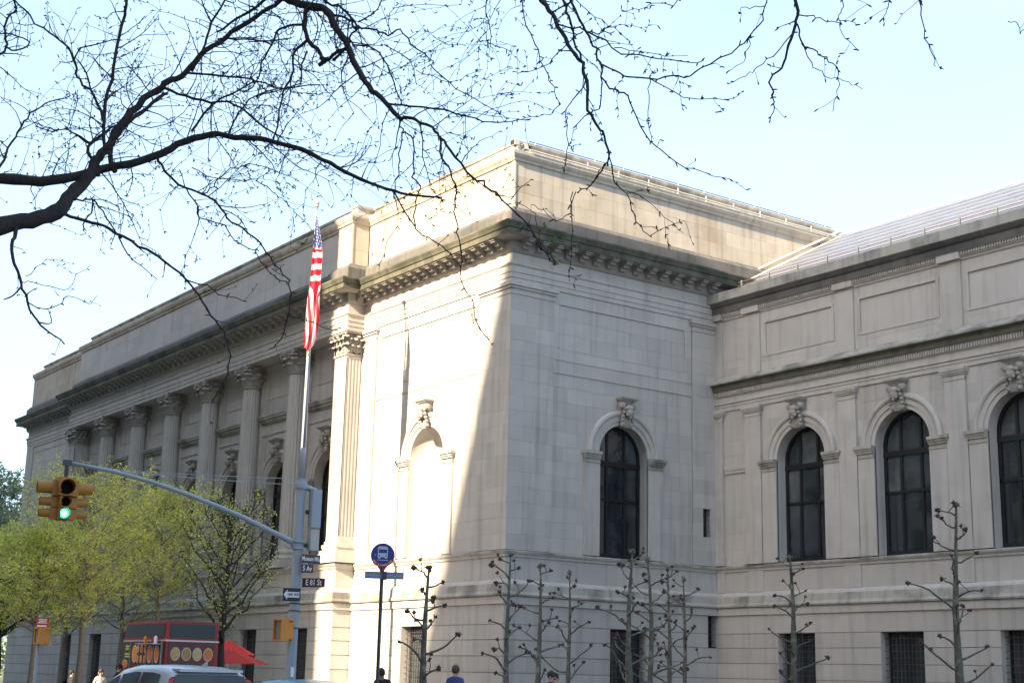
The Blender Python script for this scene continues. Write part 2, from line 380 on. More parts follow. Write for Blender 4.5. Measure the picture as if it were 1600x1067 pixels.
for i, s in enumerate(STONES):
    fr, e0, e1, f0, f1, z0, z1, out = s
    out2 = out+random.uniform(0, .004)
    if i < 298 and abs(e0-f0) < 1e-4 and abs(e1-f1) < 1e-4:
        o = link('stone', UNIT2 if z0 > 18.8 and fr.c != -.6 else UNITME, MUS)  # colonnade attic lies in shade and keeps limestone; the lit attic gets sun tint
        a = fr.p(e0, out-.06, z0); b = fr.p(e1, out2, z1)
        o.location = (min(a[0], b[0]), min(a[1], b[1]), z0); o.scale = (abs(a[0]-b[0]), abs(a[1]-b[1]), z1-z0)
    else:
        P = [fr.p(e0, out-.06, z0), fr.p(e1, out-.06, z0), fr.p(f1, out-.06, z1), fr.p(f0, out-.06, z1),
             fr.p(e0, out2, z0), fr.p(e1, out2, z0), fr.p(f1, out2, z1), fr.p(f0, out2, z1)]
        tgt = MB() if i < 298 else (rest2 if z0 > 18.8 and fr.c != -.6 else rest)
        tgt.add(P, [(4, 5, 6, 7), (0, 4, 7, 3), (1, 2, 6, 5), (0, 1, 5, 4), (3, 7, 6, 2)])
        if i < 298: tgt.build('stone', ATTIC if z0 > 18.8 and fr.c != -.6 else STONE, MUS)
tag(rest.build('stones', STONE, MUS), kind='stuff'); tag(rest2.build('attic_stones', ATTIC, MUS), kind='stuff')
mb = MB(); mb.box(.7, XE-.1, 11.3, 23.5, 0, 17); mb.box(XL+.6, -.75, .95, 23.6, 0, 21.6); mb.box(-.7, .65, 11.2, 23., 0, 17); mb.build('light_block_core', DARK, MUS)  # unseen dark boxes added inside the walls to block light through gaps

# ---- pilaster strips, panels, lines
def band(fr, u0, u1, z0, z1, o, name, m=PLAIN, oi=-.02):
    mb = MB(); fr.box(mb, u0, u1, oi, o, z0, z1); return mb.build(name, m, MUS)
def capmould(fr, u0, u1, z0, z1, o0, name='pilaster_capital'):
    mb = MB(); h = z1-z0
    fr.box(mb, u0, u1, -.02, o0+.02, z0, z0+h*.12); fr.box(mb, u0+.0, u1, -.02, o0+.01, z0+h*.12, z0+h*.42)
    fr.box(mb, u0-.04, u1+.04, -.02, o0+.06, z0+h*.42, z0+h*.58); fr.box(mb, u0-.08, u1+.08, -.02, o0+.1, z0+h*.58, z0+h*.76)
    fr.box(mb, u0-.11, u1+.11, -.02, o0+.13, z0+h*.76, z1); return mb.build(name, PLAIN, MUS)
for fr, a, b in ((SD, .0, 1.97), (SD, 9.07, 10.39), (F0, -1.95, 0), (F0, XP, -9.7)):
    mb = MB(); lo = a-.0; hi = b
    k0 = 0 if a in (0., XP) or (fr is SD and a == 0) else 1
    e0 = lambda o: a-(o-.07 if (a != 0. and a != XP) else 0)
    e1 = lambda o: b+(o-.07 if (b != 0 and b != 10.39) else 0)
    for z0, z1, o in ((15.55, 15.62, .10), (15.62, 15.76, .08), (15.76, 15.86, .14), (15.86, 16.005, .2)):
        x0, x1 = e0(o), e1(o)
        if fr is SD and a == 0.: x0 = -(o-.006)
        if fr is F0 and b == 0: x1 = o-.003
        fr.box(mb, x0, x1, -.02, o, z0, z1)
    mb.build('pilaster_capital', PLAIN, MUS)
for fr, a, b in ((SD, 2.0, 9.05), (F0, -9.68, -1.97)):
    band(fr, a, b, 12.82, 12.87, .035, 'panel_moulding'); band(fr, a, b, 13.33, 13.37, .02, 'panel_moulding')
    p0, p1 = a+.3, b-.35
    for z in (13.76, 15.5): band(fr, p0, p1, z, z+.04, .012, 'panel_moulding')
    for u in (p0-.04, p1): band(fr, u, u+.04, 13.76, 15.54, .010, 'panel_moulding')
# wing pilasters
for i, c in enumerate(WP+[.25]):
    hw = .42 if i < 5 else .25
    band(WG, c-hw, c+hw, 6.4, 11.9, .12, 'pilaster')
    capmould(WG, c-hw, c+hw, 11.86, 12.283, .12)
    mb = MB(); WG.box(mb, c-hw-.05, c+hw+.05, -.02, .17, 6.09, 6.36); WG.box(mb, c-hw-.02, c+hw+.02, -.02, .14, 6.36, 6.42); mb.build('pilaster_base', PLAIN, MUS)
    band(WG, c-hw, c+hw, 13.68, 16.05, .07, 'attic_pilaster')
    mb = MB(); WG.box(mb, c-hw-.06, c+hw+.06, .02, .20, 16.1, 16.36); mb.build('pilaster_capital', PLAIN, MUS)
    band(WG, c-hw+.02, c+hw-.02, 5.02, 5.82, .06, 'pilaster_pedestal')
for (a0, a1, b0, b1) in wpan:
    mb = MB()
    WG.box(mb, a0-.12, a1+.12, -.02, .008, b1, b1+.1); WG.box(mb, a0-.12, a1+.12, -.02, .008, b0-.1, b0); WG.box(mb, a0-.12, a0, -.02, .007, b0, b1); WG.box(mb, a1, a1+.12, -.02, .007, b0, b1)
    mb.build('panel_moulding', PLAIN, MUS)
mb = MB(); WG.box(mb, .56, 1.76, -.02, .06, 9.72, 9.82); WG.box(mb, .56, 1.76, -.02, .1, 9.88, 10.02); WG.box(mb, .56, 1.76, -.02, .08, 9.82, 9.88); mb.build('impost_moulding', PLAIN, MUS)

# ---- arches
def arch_ring(fr, uc, name='archivolt'):
    prof = [(RW, -.02), (RW, .03), (RW+.16, .03), (RW+.17, .075), (RW+.36, .075), (RW+.38, .13), (RW+.44, .16), (RW+.52, .15), (RW+.56, .10), (RW+.58, -.02)]
    n = 28; mb = MB(); vs = []; fs = []; k = len(prof)
    for i in range(n+1):
        a = pi*i/n
        for R, o in prof: vs.append(fr.p(uc-R*cos(a), o, SPR+R*sin(a)))
    for i in range(n):
        for j in range(k-1): fs.append((i*k+j, (i+1)*k+j, (i+1)*k+j+1, i*k+j+1))
    mb.add(vs, fs); return mb.build(name, PLAIN, MUS)
def console(fr, uc):
    "carved keystone console with a helmeted head"
    mb = MB(); z = SPR+RW
    n = 10; vs = []; fs = []
    for i in range(n+1):
        t = i/n; zz = z-.10+t*1.02; w = .20+.11*t; o = .16+.16*t+.07*sin(t*pi*2+.6)
        vs += [fr.p(uc-w, -.02, zz), fr.p(uc-w, o*.8, zz), fr.p(uc-w*.7, o, zz), fr.p(uc+w*.7, o, zz), fr.p(uc+w, o*.8, zz), fr.p(uc+w, -.02, zz)]
    for i in range(n):
        for j in range(5): fs.append((i*6+j, i*6+j+1, (i+1)*6+j+1, (i+1)*6+j))
    fs.append((0, 1, 2, 3, 4, 5)); mb.add(vs, fs)
    fr.box(mb, uc-.36, uc+.36, -.02, .40, z+.92, z+.98); fr.box(mb, uc-.40, uc+.40, -.02, .46, z+.98, z+1.05)
    for s in (-1, 1):
        c = fr.p(uc+s*.27, .24, z+.74); mb.ball(c, .15, 8, 6); c = fr.p(uc+s*.2, .18, z+.02); mb.ball(c, .11, 8, 6)
        for q in range(4): mb.ball(fr.p(uc+s*(.20+.02*q), .33-.03*q, z+.62-.15*q), .075, 6, 5)
    k = mb.build('keystone', CARVE, MUS)
    h = MB(); h.ball(fr.p(uc, .36, z+.48), .165, 12, 10, (1, 1, 1.25)); h.ball(fr.p(uc, .51, z+.45), .035, 6, 5, (1, 1, 1.6))
    for s in (-1, 1): h.ball(fr.p(uc+s*.06, .49, z+.5), .028, 6, 4); h.ball(fr.p(uc+s*.13, .4, z+.36), .06, 6, 5)
    h.ball(fr.p(uc, .47, z+.36), .045, 6, 4, (1.3, 1.3, .5)); h.ball(fr.p(uc, .42, z+.28), .07, 6, 5); h.ball(fr.p(uc, .33, z+.62), .19, 10, 8, (1, 1, .8))
    for q in range(5): h.ball(fr.p(uc-.16+.08*q, .46-.02*abs(q-2), z+.62), .05, 6, 5)
    h.build('carved_head', CARVE, k, True)
def impost(fr, uc, s):
    a = uc+s*RW; b = uc+s*(RW+.80); lo, hi = min(a, b), max(a, b)
    mb = MB(); fr.box(mb, lo+.02*(s < 0)*0, hi, -.45, .09, 6.1, 9.62) if 0 else fr.box(mb, lo+(.06 if s < 0 else 0), hi-(.06 if s > 0 else 0), -.02, .09, 6.1, 9.60)
    p = mb.build('impost_pilaster', PLAIN, MUS)
    mb = MB(); e = .0
    for z0, z1, o, w in ((9.60, 9.65, .12, -.04), (9.65, 9.76, .09, -.06), (9.76, 9.84, .15, -.02), (9.84, 9.92, .19, .02), (9.92, 10.03, .24, .06)):
        x0 = lo-(w if s < 0 else 0); x1 = hi+(w if s > 0 else 0); fr.box(mb, x0, x1, -.02, o, z0, z1)
    mb.build('impost', DRIP, MUS)
def reveal(fr, uc, d, z0=6.09):
    mb = MB(); n = 24; pts = [(uc-RW, z0)]+[(uc-RW*cos(pi*i/n), SPR+RW*sin(pi*i/n)) for i in range(n+1)]+[(uc+RW, z0)]
    vs = [fr.p(u, o, z) for u, z in pts for o in (.03, -d)]
    mb.add(vs, [(2*i, 2*i+1, 2*i+3, 2*i+2) for i in range(len(pts)-1)]+[(0, 1, len(vs)-1, len(vs)-2)])
    mb.build('window_reveal', PLAIN, MUS)
def arched_window(fr, uc, imp=(-1, 1), curtain=False):
    d = .5; reveal(fr, uc, d+.05); arch_ring(fr, uc); console(fr, uc)
    for s in imp: impost(fr, uc, s)
    win = MB(); R = RW-.001; n = 24
    # outer frame ring
    pts = [(uc-R, 6.1)]+[(uc-R*cos(pi*i/n), SPR+R*sin(pi*i/n)) for i in range(n+1)]+[(uc+R, 6.1)]
    ri = R-.13; pin = [(uc-ri, 6.1)]+[(uc-ri*cos(pi*i/n), SPR+ri*sin(pi*i/n)) for i in range(n+1)]+[(uc+ri, 6.1)]
    vs = []
    for (u, z), (u2, z2) in zip(pts, pin): vs += [fr.p(u, -d+.06, z), fr.p(u2, -d+.06, z2), fr.p(u2, -d-.02, z2)]
    fs = []
    for i in range(len(pts)-1):
        fs += [(3*i, 3*i+3, 3*i+4, 3*i+1), (3*i+1, 3*i+4, 3*i+5, 3*i+2)]
    win.add(vs, fs)
    fr.box(win, uc-R, uc+R, -d-.02, -d+.08, 9.62, 9.82); fr.box(win, uc-R, uc+R, -d-.02, -d+.06, 8.28, 8.38); fr.box(win, uc-R, uc+R, -d-.02, -d+.07, 6.1, 6.25)
    mu = .44
    for s in (-1, 1):
        fr.box(win, uc+s*mu-.055, uc+s*mu+.055, -d-.02, -d+.05, 6.2, SPR+sqrt(ri*ri-mu*mu)+.05)
    w = win.build('window', FRAME, MUS)
    # panes
    xs = [uc-ri, uc-mu, uc+mu, uc+ri]
    for j, (z0, z1) in enumerate(((6.2, 8.3), (8.36, 9.65))):
        for i in range(3):
            mb = MB(); mb.add([fr.p(xs[i], -d+random.uniform(-.004, .004), z0), fr.p(xs[i+1], -d+random.uniform(-.004, .004), z0), fr.p(xs[i+1], -d, z1), fr.p(xs[i], -d, z1)], [(0, 1, 2, 3)])
            mb.build('pane', random.choice((GLASS, GLASS, GLASS2, GLASS3)), w)
    for i in range(3):
        mb = MB(); m = 10
        top = [(xs[i]+(xs[i+1]-xs[i])*q/m) for q in range(m+1)]
        P = [fr.p(xs[i], -d, 9.8), fr.p(xs[i+1], -d+.003, 9.8)]+[fr.p(u, -d, SPR+sqrt(max(ri*ri-(u-uc)**2, 0))+.02) for u in reversed(top)]
        mb.add(P, [tuple(range(len(P)))]); mb.build('pane', random.choice((GLASS, GLASS, GLASS2, GLASS3)), w)
arched_window(SD, 5.48)
for c in WC: arched_window(WG, c)
for a in ARC: arched_window(F1, a[0])
# blind niche of the pavilion front
arch_ring(F0, -5.5); console(F0, -5.5); impost(F0, -5.5, -1); impost(F0, -5.5, 1)
mb = MB(); n = 20; k = 12; vs = []
zl = [6.09]+[SPR]; rows = [(z, RW, 1.) for z in (6.09, 8., SPR)]+[(SPR+RW*sin(pi/2*i/k), RW*cos(pi/2*i/k), 1) for i in range(1, k+1)]
for z, r, _ in rows:
    for i in range(n+1):
        a = pi*i/n; vs.append(F0.p(-5.5-r*cos(a), .03-min(1, 1)*r*.75*sin(a), z))
mb.add(vs, [(j*(n+1)+i, j*(n+1)+i+1, (j+1)*(n+1)+i+1, (j+1)*(n+1)+i) for j in range(len(rows)-1) for i in range(n)])
mb.build('niche', PLAIN, MUS, True)

# ---- ground floor windows with grilles
def ground_window(fr, u0, u1, z0, z1, o, d=.45):
    mb = MB()
    P = lambda u, oo, z: fr.p(u, oo, z)
    for (a, b) in (((u0, z0), (u0, z1)), ((u0, z1), (u1, z1)), ((u1, z1), (u1, z0))):
        mb.add([P(a[0], o, a[1]), P(a[0], o-d-.1, a[1]), P(b[0], o-d-.1, b[1]), P(b[0], o, b[1])], [(0, 1, 2, 3)])
    mb.build('window_reveal', PLAIN, MUS)
    w = MB(); fr.box(w, u0, u0+.09, o-d-.05, o-d, z0, z1); fr.box(w, u1-.09, u1, o-d-.05, o-d, z0, z1); fr.box(w, u0, u1, o-d-.05, o-d+.003, z1-.1, z1)
    if u1-u0 > 1: fr.box(w, (u0+u1)/2-.05, (u0+u1)/2+.05, o-d-.05, o-d, z0, z1)
    W_ = w.build('window', FRAME, MUS)
    gl = MB(); fr.box(gl, u0, u1, o-d-.08, o-d-.03, z0, z1); gl.build('pane', GLASS, W_)
    gr = MB(); n = max(2, round((u1-u0)/.17)); m = round((z1-z0)/.22)
    for i in range(1, n): uu = u0+(u1-u0)*i/n; fr.box(gr, uu-.009, uu+.009, o-d*.45-.018, o-d*.45, z0, z1)
    for j in range(1, m): zz = z0+(z1-z0)*j/m; fr.box(gr, u0, u1, o-d*.45-.014, o-d*.45+.004, zz-.009, zz+.009)
    gr.build('grille', DKGREY, W_)
ground_window(SD, 4.8, 6.6, .8, 3.44, .1); ground_window(SD, 9.78, 10.25, 2.95, 4.13, .1, .3); ground_window(SD, 9.6, 10., 7.2, 8.35, .07, .25)
for a in ((3.36, 5.2), (8.25, 10.1), (13.15, 15.), (18., 19.85)): ground_window(WG, a[0], a[1], .8, 3.44, .1)
ground_window(F0, -6.75, -5.1, .8, 3.44, .1)
for a in gwl: ground_window(FB, a[0], a[1], .8, 3.44, .1)

# ---- columns
def fluted(n=20, r0=.49, r1=.42, z0=6.98, z1=14.93):
    mb = MB(); per = 4; N = n*per; prof = []
    for z in [z0+(z1-z0)*i/12 for i in range(13)]:
        t = (z-z0)/(z1-z0); r = r0+(r1-r0)*(t**1.7)
        prof.append((r, z))
    vs = []
    for r, z in prof:
        for k in range(N):
            q = k % per; rr = r*(1 if q == 0 else (.90 if q in (1, 3) else .86)); vs.append((rr*cos(2*pi*k/N), rr*sin(2*pi*k/N), z))
    fs = [(i*N+k, i*N+(k+1) % N, (i+1)*N+(k+1) % N, (i+1)*N+k) for i in range(12) for k in range(N)]
    return mb.add(vs, fs)
def leaf(mb, ang, r, z0, h, w, curl):
    "acanthus leaf curling outward"
    ca, sa = cos(ang), sin(ang); n = 7; rows = []
    for i in range(n+1):
        t = i/n
        if t < .75: rr = r+.10*h*t; zz = z0+h*t/.75*.92
        else:
            q = (t-.75)/.25; rr = r+.075*h+curl*sin(q*pi*.62); zz = z0+h*(.92+.08*sin(q*pi)-.14*q)
        ww = w*(.55+.75*sin(min(t, .9)*pi*.75))*(1 if t < .9 else .5)*(1+.16*(i % 2))
        rows.append((rr, zz, ww))
    vs = []
    for rr, zz, ww in rows:
        for s, dr in ((-1, -.02), (-.45, .02), (0, .045), (.45, .02), (1, -.02)):
            x = rr+dr; y = s*ww/2; vs.append((x*ca-y*sa, x*sa+y*ca, zz-abs(s)*.02))
    mb.add(vs, [(i*5+j, i*5+j+1, (i+1)*5+j+1, (i+1)*5+j) for i in range(n) for j in range(4)])
def volute(mb, ang, r, z, s=.11, out=.3):
    ca, sa = cos(ang), sin(ang); pts = []; rd = []
    for i in range(16):
        t = i/15; a = pi*1.0-t*pi*3.2; q = s*(1-.75*t)
        x = r+out+q*cos(a)-.0; zz = z+q*sin(a); pts.append((x*ca, x*sa, zz)); rd.append(.035-.012*t)
    pts = [(r*ca, r*sa, z-.32), ((r+out*.25)*ca, (r+out*.25)*sa, z-.12)]+pts; rd = [.03, .034]+rd
    mb.tube(pts, rd, 6)
def capital_mesh(sq=None):
    mb = MB(); z = 14.97; H = 16.005-z
    if sq is None:
        mb.lathe([(.45, 14.90), (.48, 14.93), (.48, 14.97), (.43, 15.0), (.42, 15.3), (.44, 15.6), (.50, 15.82), (.52, 15.88)], 20)
        for k in range(8): leaf(mb, 2*pi*k/8+pi/8, .42, z+.03, .36, .30, .15)
        for k in range(8): leaf(mb, 2*pi*k/8, .43, z+.05, .62, .30, .19)
        for k in range(4): leaf(mb, 2*pi*k/4+pi/4, .45, z+.4, .42, .26, .22); volute(mb, 2*pi*k/4+pi/4, .46, 15.76, .12, .22)
        for k in range(8): volute(mb, 2*pi*k/8+pi/8, .44, 15.74, .07, .06)
        hw = .50
    else: hw = sq
    # abacus with concave sides
    n = 8; ring = []
    for k in range(4):
        a0 = pi/4+k*pi/2; c0 = Vector((cos(a0), sin(a0)))*(hw*1.42+.07); c1 = Vector((cos(a0+pi/2), sin(a0+pi/2)))*(hw*1.42+.07)
        for i in range(n):
            t = i/n; p = c0.lerp(c1, t); m = ((c0+c1)/2).normalized(); p = p-m*(.13*4*t*(1-t)); ring.append(p)
    L = len(ring); vs = []
    for s, zz in ((.93, 15.86), (1, 15.92), (1, 16.008)): vs += [(p.x*s, p.y*s, zz) for p in ring]
    mb.add(vs, [(j*L+i, j*L+(i+1) % L, (j+1)*L+(i+1) % L, (j+1)*L+i) for j in range(2) for i in range(L)]+[tuple(range(L-1, -1, -1))])
    for k in range(4): a = k*pi/2; mb.ball(((hw+.02)*cos(a), (hw+.02)*sin(a), 15.93), .08, 7, 5)
    return mb
SH = fluted().mesh('column', PLAIN, True); _c = capital_mesh(); _c.v = [(x*(1+.22*min(1, max(0, (z-14.97)/.3))), y*(1+.22*min(1, max(0, (z-14.97)/.3))), z) for x, y, z in _c.v]; CP = _c.mesh('capital', CARVE)
bs = MB(); bs.lathe([(.66, 6.46), (.69, 6.52), (.66, 6.60), (.57, 6.64), (.55, 6.70), (.60, 6.74), (.61, 6.80), (.57, 6.85), (.51, 6.88), (.50, 6.98)], 28)
bs.box(-.7, .7, -.7, .7, 6.09, 6.46); BS = bs.mesh('column_base', PLAIN)
bp = MB(); bp.box(-.49, .49, -.06, 0, 6.98, 14.9); BKP = None
for k in range(6):
    x = -16.2-4.8*k
    c = link('column', SH, MUS, (x, -.36, 0)); link('capital', CP, c); link('column_base', BS, c)
    mb = MB(); mb.box(x-.5, x+.5, 0, .11, 6.09, 16.0); mb.build('pilaster', PLAIN, MUS)
# square fluted piers at each end of the colonnade
for xc in (-11.4, -45.04):
    mb = MB(); x0, x1, y0, y1 = xc-.51, xc+.51, -.83, .1; z0, z1 = 6.98, 14.93
    mb.box(x0+.03, x1-.03, y0+.03, y1, z0, z1)
    for i in range(8):
        a = x0+(x1-x0)*i/7; mb.box(max(x0, a-.035), min(x1, a+.035), y0, y0+.04, z0, z1)
    for i in range(6):
        a = y0+.02+(.80)*i/5; 
        for xx in (x0, x1-.04): mb.box(xx, xx+.04, max(y0+.001, a-.035), a+.035, z0, z1)
    for zz in ((z0, z0+.2), (z1-.15, z1)): mb.box(x0-.002, x1+.002, y0-.002, y1, *zz)
    p = mb.build('pier', PLAIN, MUS)
    mb = MB(); e = 0
    for a, z_, z2 in ((.05, 14.90, 14.98),): mb.box(x0-a, x1+a, y0-a, y1, z_, z2)
    mb.box(x0+.09, x1-.09, y0+.09, y1, 14.98, 15.86)
    cx, cy = xc, (y0+y1)/2
    def side_leaf(px, py, ang, z, h, w, c_):
        m2 = MB(); leaf(m2, 0, 0, z, h, w, c_)
        ca, sa = cos(ang), sin(ang); mb.add([(px+v[0]*ca-v[1]*sa, py+v[0]*sa+v[1]*ca, v[2]) for v in m2.v], m2.f)
    for zz, h, offs in ((15.0, .36, (-.34, 0, .34)), (15.05, .64, (-.5, -.17, .17, .5)), (15.3, .5, (0,))):
        for t in offs:
            side_leaf(xc+t, y0, -pi/2, zz, h, .21, .24)
            side_leaf(x1, cy+t*.85, 0, zz, h, .21, .24); side_leaf(x0, cy+t*.85, pi, zz, h, .21, .24)
    for sx, ang in ((x1, -pi/4), (x0, -3*pi/4)):
        side_leaf(sx, y0, ang, 15.25, .5, .30, .34); side_leaf(sx, y0, ang, 15.0, .4, .28, .26); m2 = MB(); volute(m2, ang, 0, 15.74, .13, .2); mb.add([(v[0]+sx, v[1]+y0, v[2]) for v in m2.v], m2.f)
    mb.box(x0-.12, x1+.12, y0-.12, y1, 15.86, 15.93); mb.box(x0-.16, x1+.16, y0-.16, y1, 15.93, 16.008)
    mb.build('capital', CARVE, p)
    mb = MB()
    for a, z_, z2 in ((.24, 6.09, 6.46), (.2, 6.46, 6.6), (.1, 6.6, 6.7), (.13, 6.7, 6.84), (.05, 6.84, 6.98)): mb.box(x0-a, x1+a, y0-a, y1, z_, z2)
    mb.build('pier_base', PLAIN, p)
# details of the back wall behind the columns
for k in range(7):
    xc = -13.8-4.8*k; a, b = xc-1.9, xc+1.9
    mb = MB()
    for z0, z1, o in ((13.13, 13.2, .08), (13.2, 13.34, .16), (13.34, 13.44, .26), (13.44, 13.52, .3)): F1.box(mb, a, b, -.02, o, z0, z1)
    mb.build('hood_moulding', DRIP, MUS)
    band(F1, a, b, 12.60, 12.66, .05, 'panel_moulding')
    mb = MB()
    for z in (14.33, 15.62): F1.box(mb, xc-1.3, xc+1.3, -.02, .03, z, z+.05)
    for u in (xc-1.35, xc+1.3): F1.box(mb, u, u+.05, -.02, .03, 14.33, 15.67)
    mb.build('panel_moulding', PLAIN, MUS)
mb = MB()
for z in (13.3, 15.6): F0.box(mb, XL+1.6, XC-1.4, -.02, .03, z, z+.06)
F0.box(mb, XL, XL+1.3, -.02, .07, 6.1, 15.99); F0.box(mb, XC-1.2, XC, -.02, .07, 6.1, 15.99)
mb.build('panel_moulding', PLAIN, MUS)

# ---- roof of the wing
ya, za, yb, zb = 10.75, 17.42, 18., 21.35
rf = MB(); rf.add([(.02, ya-.35, 17.2), (XE, ya-.35, 17.2), (XE, ya, za-.02), (.02, ya, za-.02)], [(0, 1, 2, 3)])
rf.add([(.02, ya, za-.02), (XE, ya, za-.02), (XE, yb, zb-.02), (.02, yb, zb-.02)], [(0, 1, 2, 3)])
rf.add([(.02, yb, zb-.02), (XE, yb, zb-.02), (XE, 24, 18), (.02, 24, 18)], [(0, 1, 2, 3)])
roof = rf.build('roof', BLUELEAD, MUS)
NR = 7
for j in range(NR):
    t0, t1 = .05+j*.95/NR, .05+(j+.955)*.95/NR
    k = 0; x = .02-(j % 2)*.9
    while x < XE:
        x0, x1 = max(x, .05), min(x+1.85, XE); x += 1.85
        if x1-x0 < .1: continue
        y0, z0 = ya+(yb-ya)*t0, za+(zb-za)*t0; y1, z1 = ya+(yb-ya)*t1, za+(zb-za)*t1; l = .05
        mb = MB(); mb.add([(x0+.015, y0, z0), (x1-.015, y0, z0), (x1-.015, y1, z1-.03), (x0+.015, y1, z1-.03), (x0+.015, y0, z0-.06), (x1-.015, y0, z0-.06)], [(0, 1, 2, 3), (4, 5, 1, 0)])
        mb.add([(x0+.015, y0, z0), (x0+.015, y1, z1-.03), (x0+.015, y1, z1-.08), (x0+.015, y0, z0-.06)], [(0, 1, 2, 3)])
        mb.build('roof_panel', COPPER, roof)
mb = MB()
for dz in (.10, .24): mb.tube([(.3, ya+.25, za+.12+dz), (XE, ya+.25, za+.12+dz)], .015, 5)
mb.build('snow_rail', SNOWRAIL, MUS)
mb = MB(); x = 1.; mb.box(-.03, .03, -.03, .03, 0, .42); RBM = mb.mesh('rail_bracket', mat('green_bronze', (.13, .17, .15), .6))
while x < XE: link('rail_bracket', RBM, MUS, (x, ya+.25, za)); x += 1.55
mb = MB(); mb.tube([(0.1, 11.5, 18.15), (.1, 12.3, 18.55), (.1, 18.0, 21.55)], .06, 6); mb.tube([(.25, 12.3, 18.3), (.25, 18.0, 21.3)], .05, 6)
mb.tube([(0.2, yb, zb+.04), (XE, yb, zb+.04)], .04, 6)
mb.build('roof_coping', BRIGHT, MUS)
# light rails and clips on the pavilion attic
mb = MB(); mb.tube([(-.47, 1, 21.95), (-.47, 18.2, 21.95)], .02, 5); mb.tube([(-.47, 1, 21.87), (-.47, 18.2, 21.87)], .02, 5)
mb.tube([(-10.8, .47, 21.92), (-.5, .47, 21.92)], .012, 4)
mb.build('roof_rail', SNOWRAIL, MUS)
mb = MB()
mb.box(-.018, .018, -.018, .018, 0, .36); RCM = mb.mesh('rail_clip', BRIGHT)
for i in range(12): link('rail_clip', RCM, MUS, (-.45, 1.3+i*1.5, 21.6))
for i in range(9): link('rail_clip', RCM, MUS, (.08, 3.5+i*1.6, 21.15))
mb = MB(); mb.tube([(.17, .6, 21.31), (.17, 18.5, 21.31)], .035, 6); mb.build('attic_pipe', BRIGHT, MUS)
# floodlights on the attic corner
for i, (x, y) in enumerate(((.06, -.05), (-.1, .55))):
    t = empty('floodlight', (x, y, 21.25), ('white floodlight at the very tip of the roof corner above the attic', 'white floodlight just behind the one at the attic corner tip')[i], 'floodlight', group='floodlights on the attic corner')
    mb = MB(); mb.box(-.14, .14, -.11, .11, .12, .34); mb.build('lamp_housing', BRIGHT, t)
    mb = MB(); mb.tube([(0, 0, 0), (0, 0, .14)], .03, 6); mb.build('bracket', DKGREY, t)
    mb = MB(); mb.box(-.12, .12, -.125, -.112, .14, .32); mb.build('lens', GLASS, t)

# ------------------------------------------------------------------ apartment blocks across the avenue (they shade the museum)
BRICKA = mat('buff_brick', (.36, .31, .25), .9, .15, 3, .3, 60)
def block(x0, x1, y0, y1, h, label):
    t = empty('apartment_building', ((x0+x1)/2, (y0+y1)/2, 0), label, 'building'); cx, cy = (x0+x1)/2, (y0+y1)/2
    mb = MB(); mb.box(x0-cx, x1-cx, y0-cy, y1-cy, 0, h); mb.build('wall', BRICKA, t)
    wme = MB(); wme.box(-.7, .7, 0, .06, 0, 1.9); wm = wme.mesh('window', GLASS)
    z = 4.2
    while z < h-3:
        n = int((x1-x0)/3.2)
        for i in range(n):
            link('window', wm, t, (x0-cx+(x1-x0)*(i+.5)/n, y1-cy, z))
        z += 6.6 if h > 60 else 3.3
    mb = MB(); mb.box(x0-cx-.0, x1-cx+.0, y1-cy, y1-cy+.35, 3.4, 3.8); mb.box(x0-cx, x1-cx, y1-cy, y1-cy+.25, h-1.1, h-.7); mb.build('stone_band', PLAIN, t)
block(9.5, 62, -76, -34, 45.9, 'tall buff apartment block on the north corner behind the camera')
block(-27, -5, -70, -34, 52, 'buff apartment block on the south corner across the avenue')
block(-60, -28, -70, -34, 47, 'long buff apartment block south of the corner block')
block(-100, -61, -70, -34, 50, 'farthest buff apartment block down the avenue')

# ------------------------------------------------------------------ flagpole and flag
POLE = Vector((-6.45, -4.96, 0))
t = empty('flagpole', POLE, 'tall white flagpole with a ball on top in front of the museum', 'flagpole')
mb = MB(); mb.tube([(0, 0, 0), (0, 0, 6), (0, 0, 12), (0, 0, 19.55)], [.14, .115, .085, .038], 14); mb.build('pole', mat('grey_white_gloss_paint', (.30, .31, .33), .25, .05), t, True)
mb = MB(); mb.ball((0, 0, 19.72), .13, 16, 12); mb.build('finial_ball', mat('gilt_ball', (.75, .70, .6), .3, .05), t, True)
mb = MB(); mb.lathe([(.05, 19.5), (.09, 19.52), (.09, 19.6), (.03, 19.62)], 12); mb.build('truck', GREY, t)
mb = MB(); mb.lathe([(.45, 0), (.45, .1), (.3, .3), (.2, .5), (.15, .55)], 16); mb.build('base', GREY, t)
mb = MB(); mb.tube([(.09, -.1, 1.2), (.1, -.09, 10), (.07, -.07, 19.5)], .008, 4); mb.build('halyard', BRIGHT, t)
m = bpy.data.materials.new('flag_cloth'); m.use_nodes = True; T = m.node_tree; N = T.nodes; L = T.links
b = N['Principled BSDF']; b.inputs['Roughness'].default_value = .75
uvn = N.new('ShaderNodeUVMap'); sx = N.new('ShaderNodeSeparateXYZ'); L.new(uvn.outputs[0], sx.inputs[0])
def mth(op, a, c=None):
    n = N.new('ShaderNodeMath'); n.operation = op
    for i, q in enumerate((a, c)):
        if q is None: continue
        if isinstance(q, (int, float)): n.inputs[i].default_value = q
        else: L.new(q, n.inputs[i])
    return n.outputs[0]
U, V = sx.outputs[0], sx.outputs[1]           # u along the fly, v along the hoist (0 bottom)
stripe = mth('GREATER_THAN', mth('FRACT', mth('MULTIPLY', V, 6.5)), .5)     # 13 stripes
stripe = mth('LESS_THAN', mth('MODULO', mth('FLOOR', mth('MULTIPLY', V, 13)), 2), .5)
cant = mth('MULTIPLY', mth('LESS_THAN', U, .4), mth('GREATER_THAN', V, .4615))
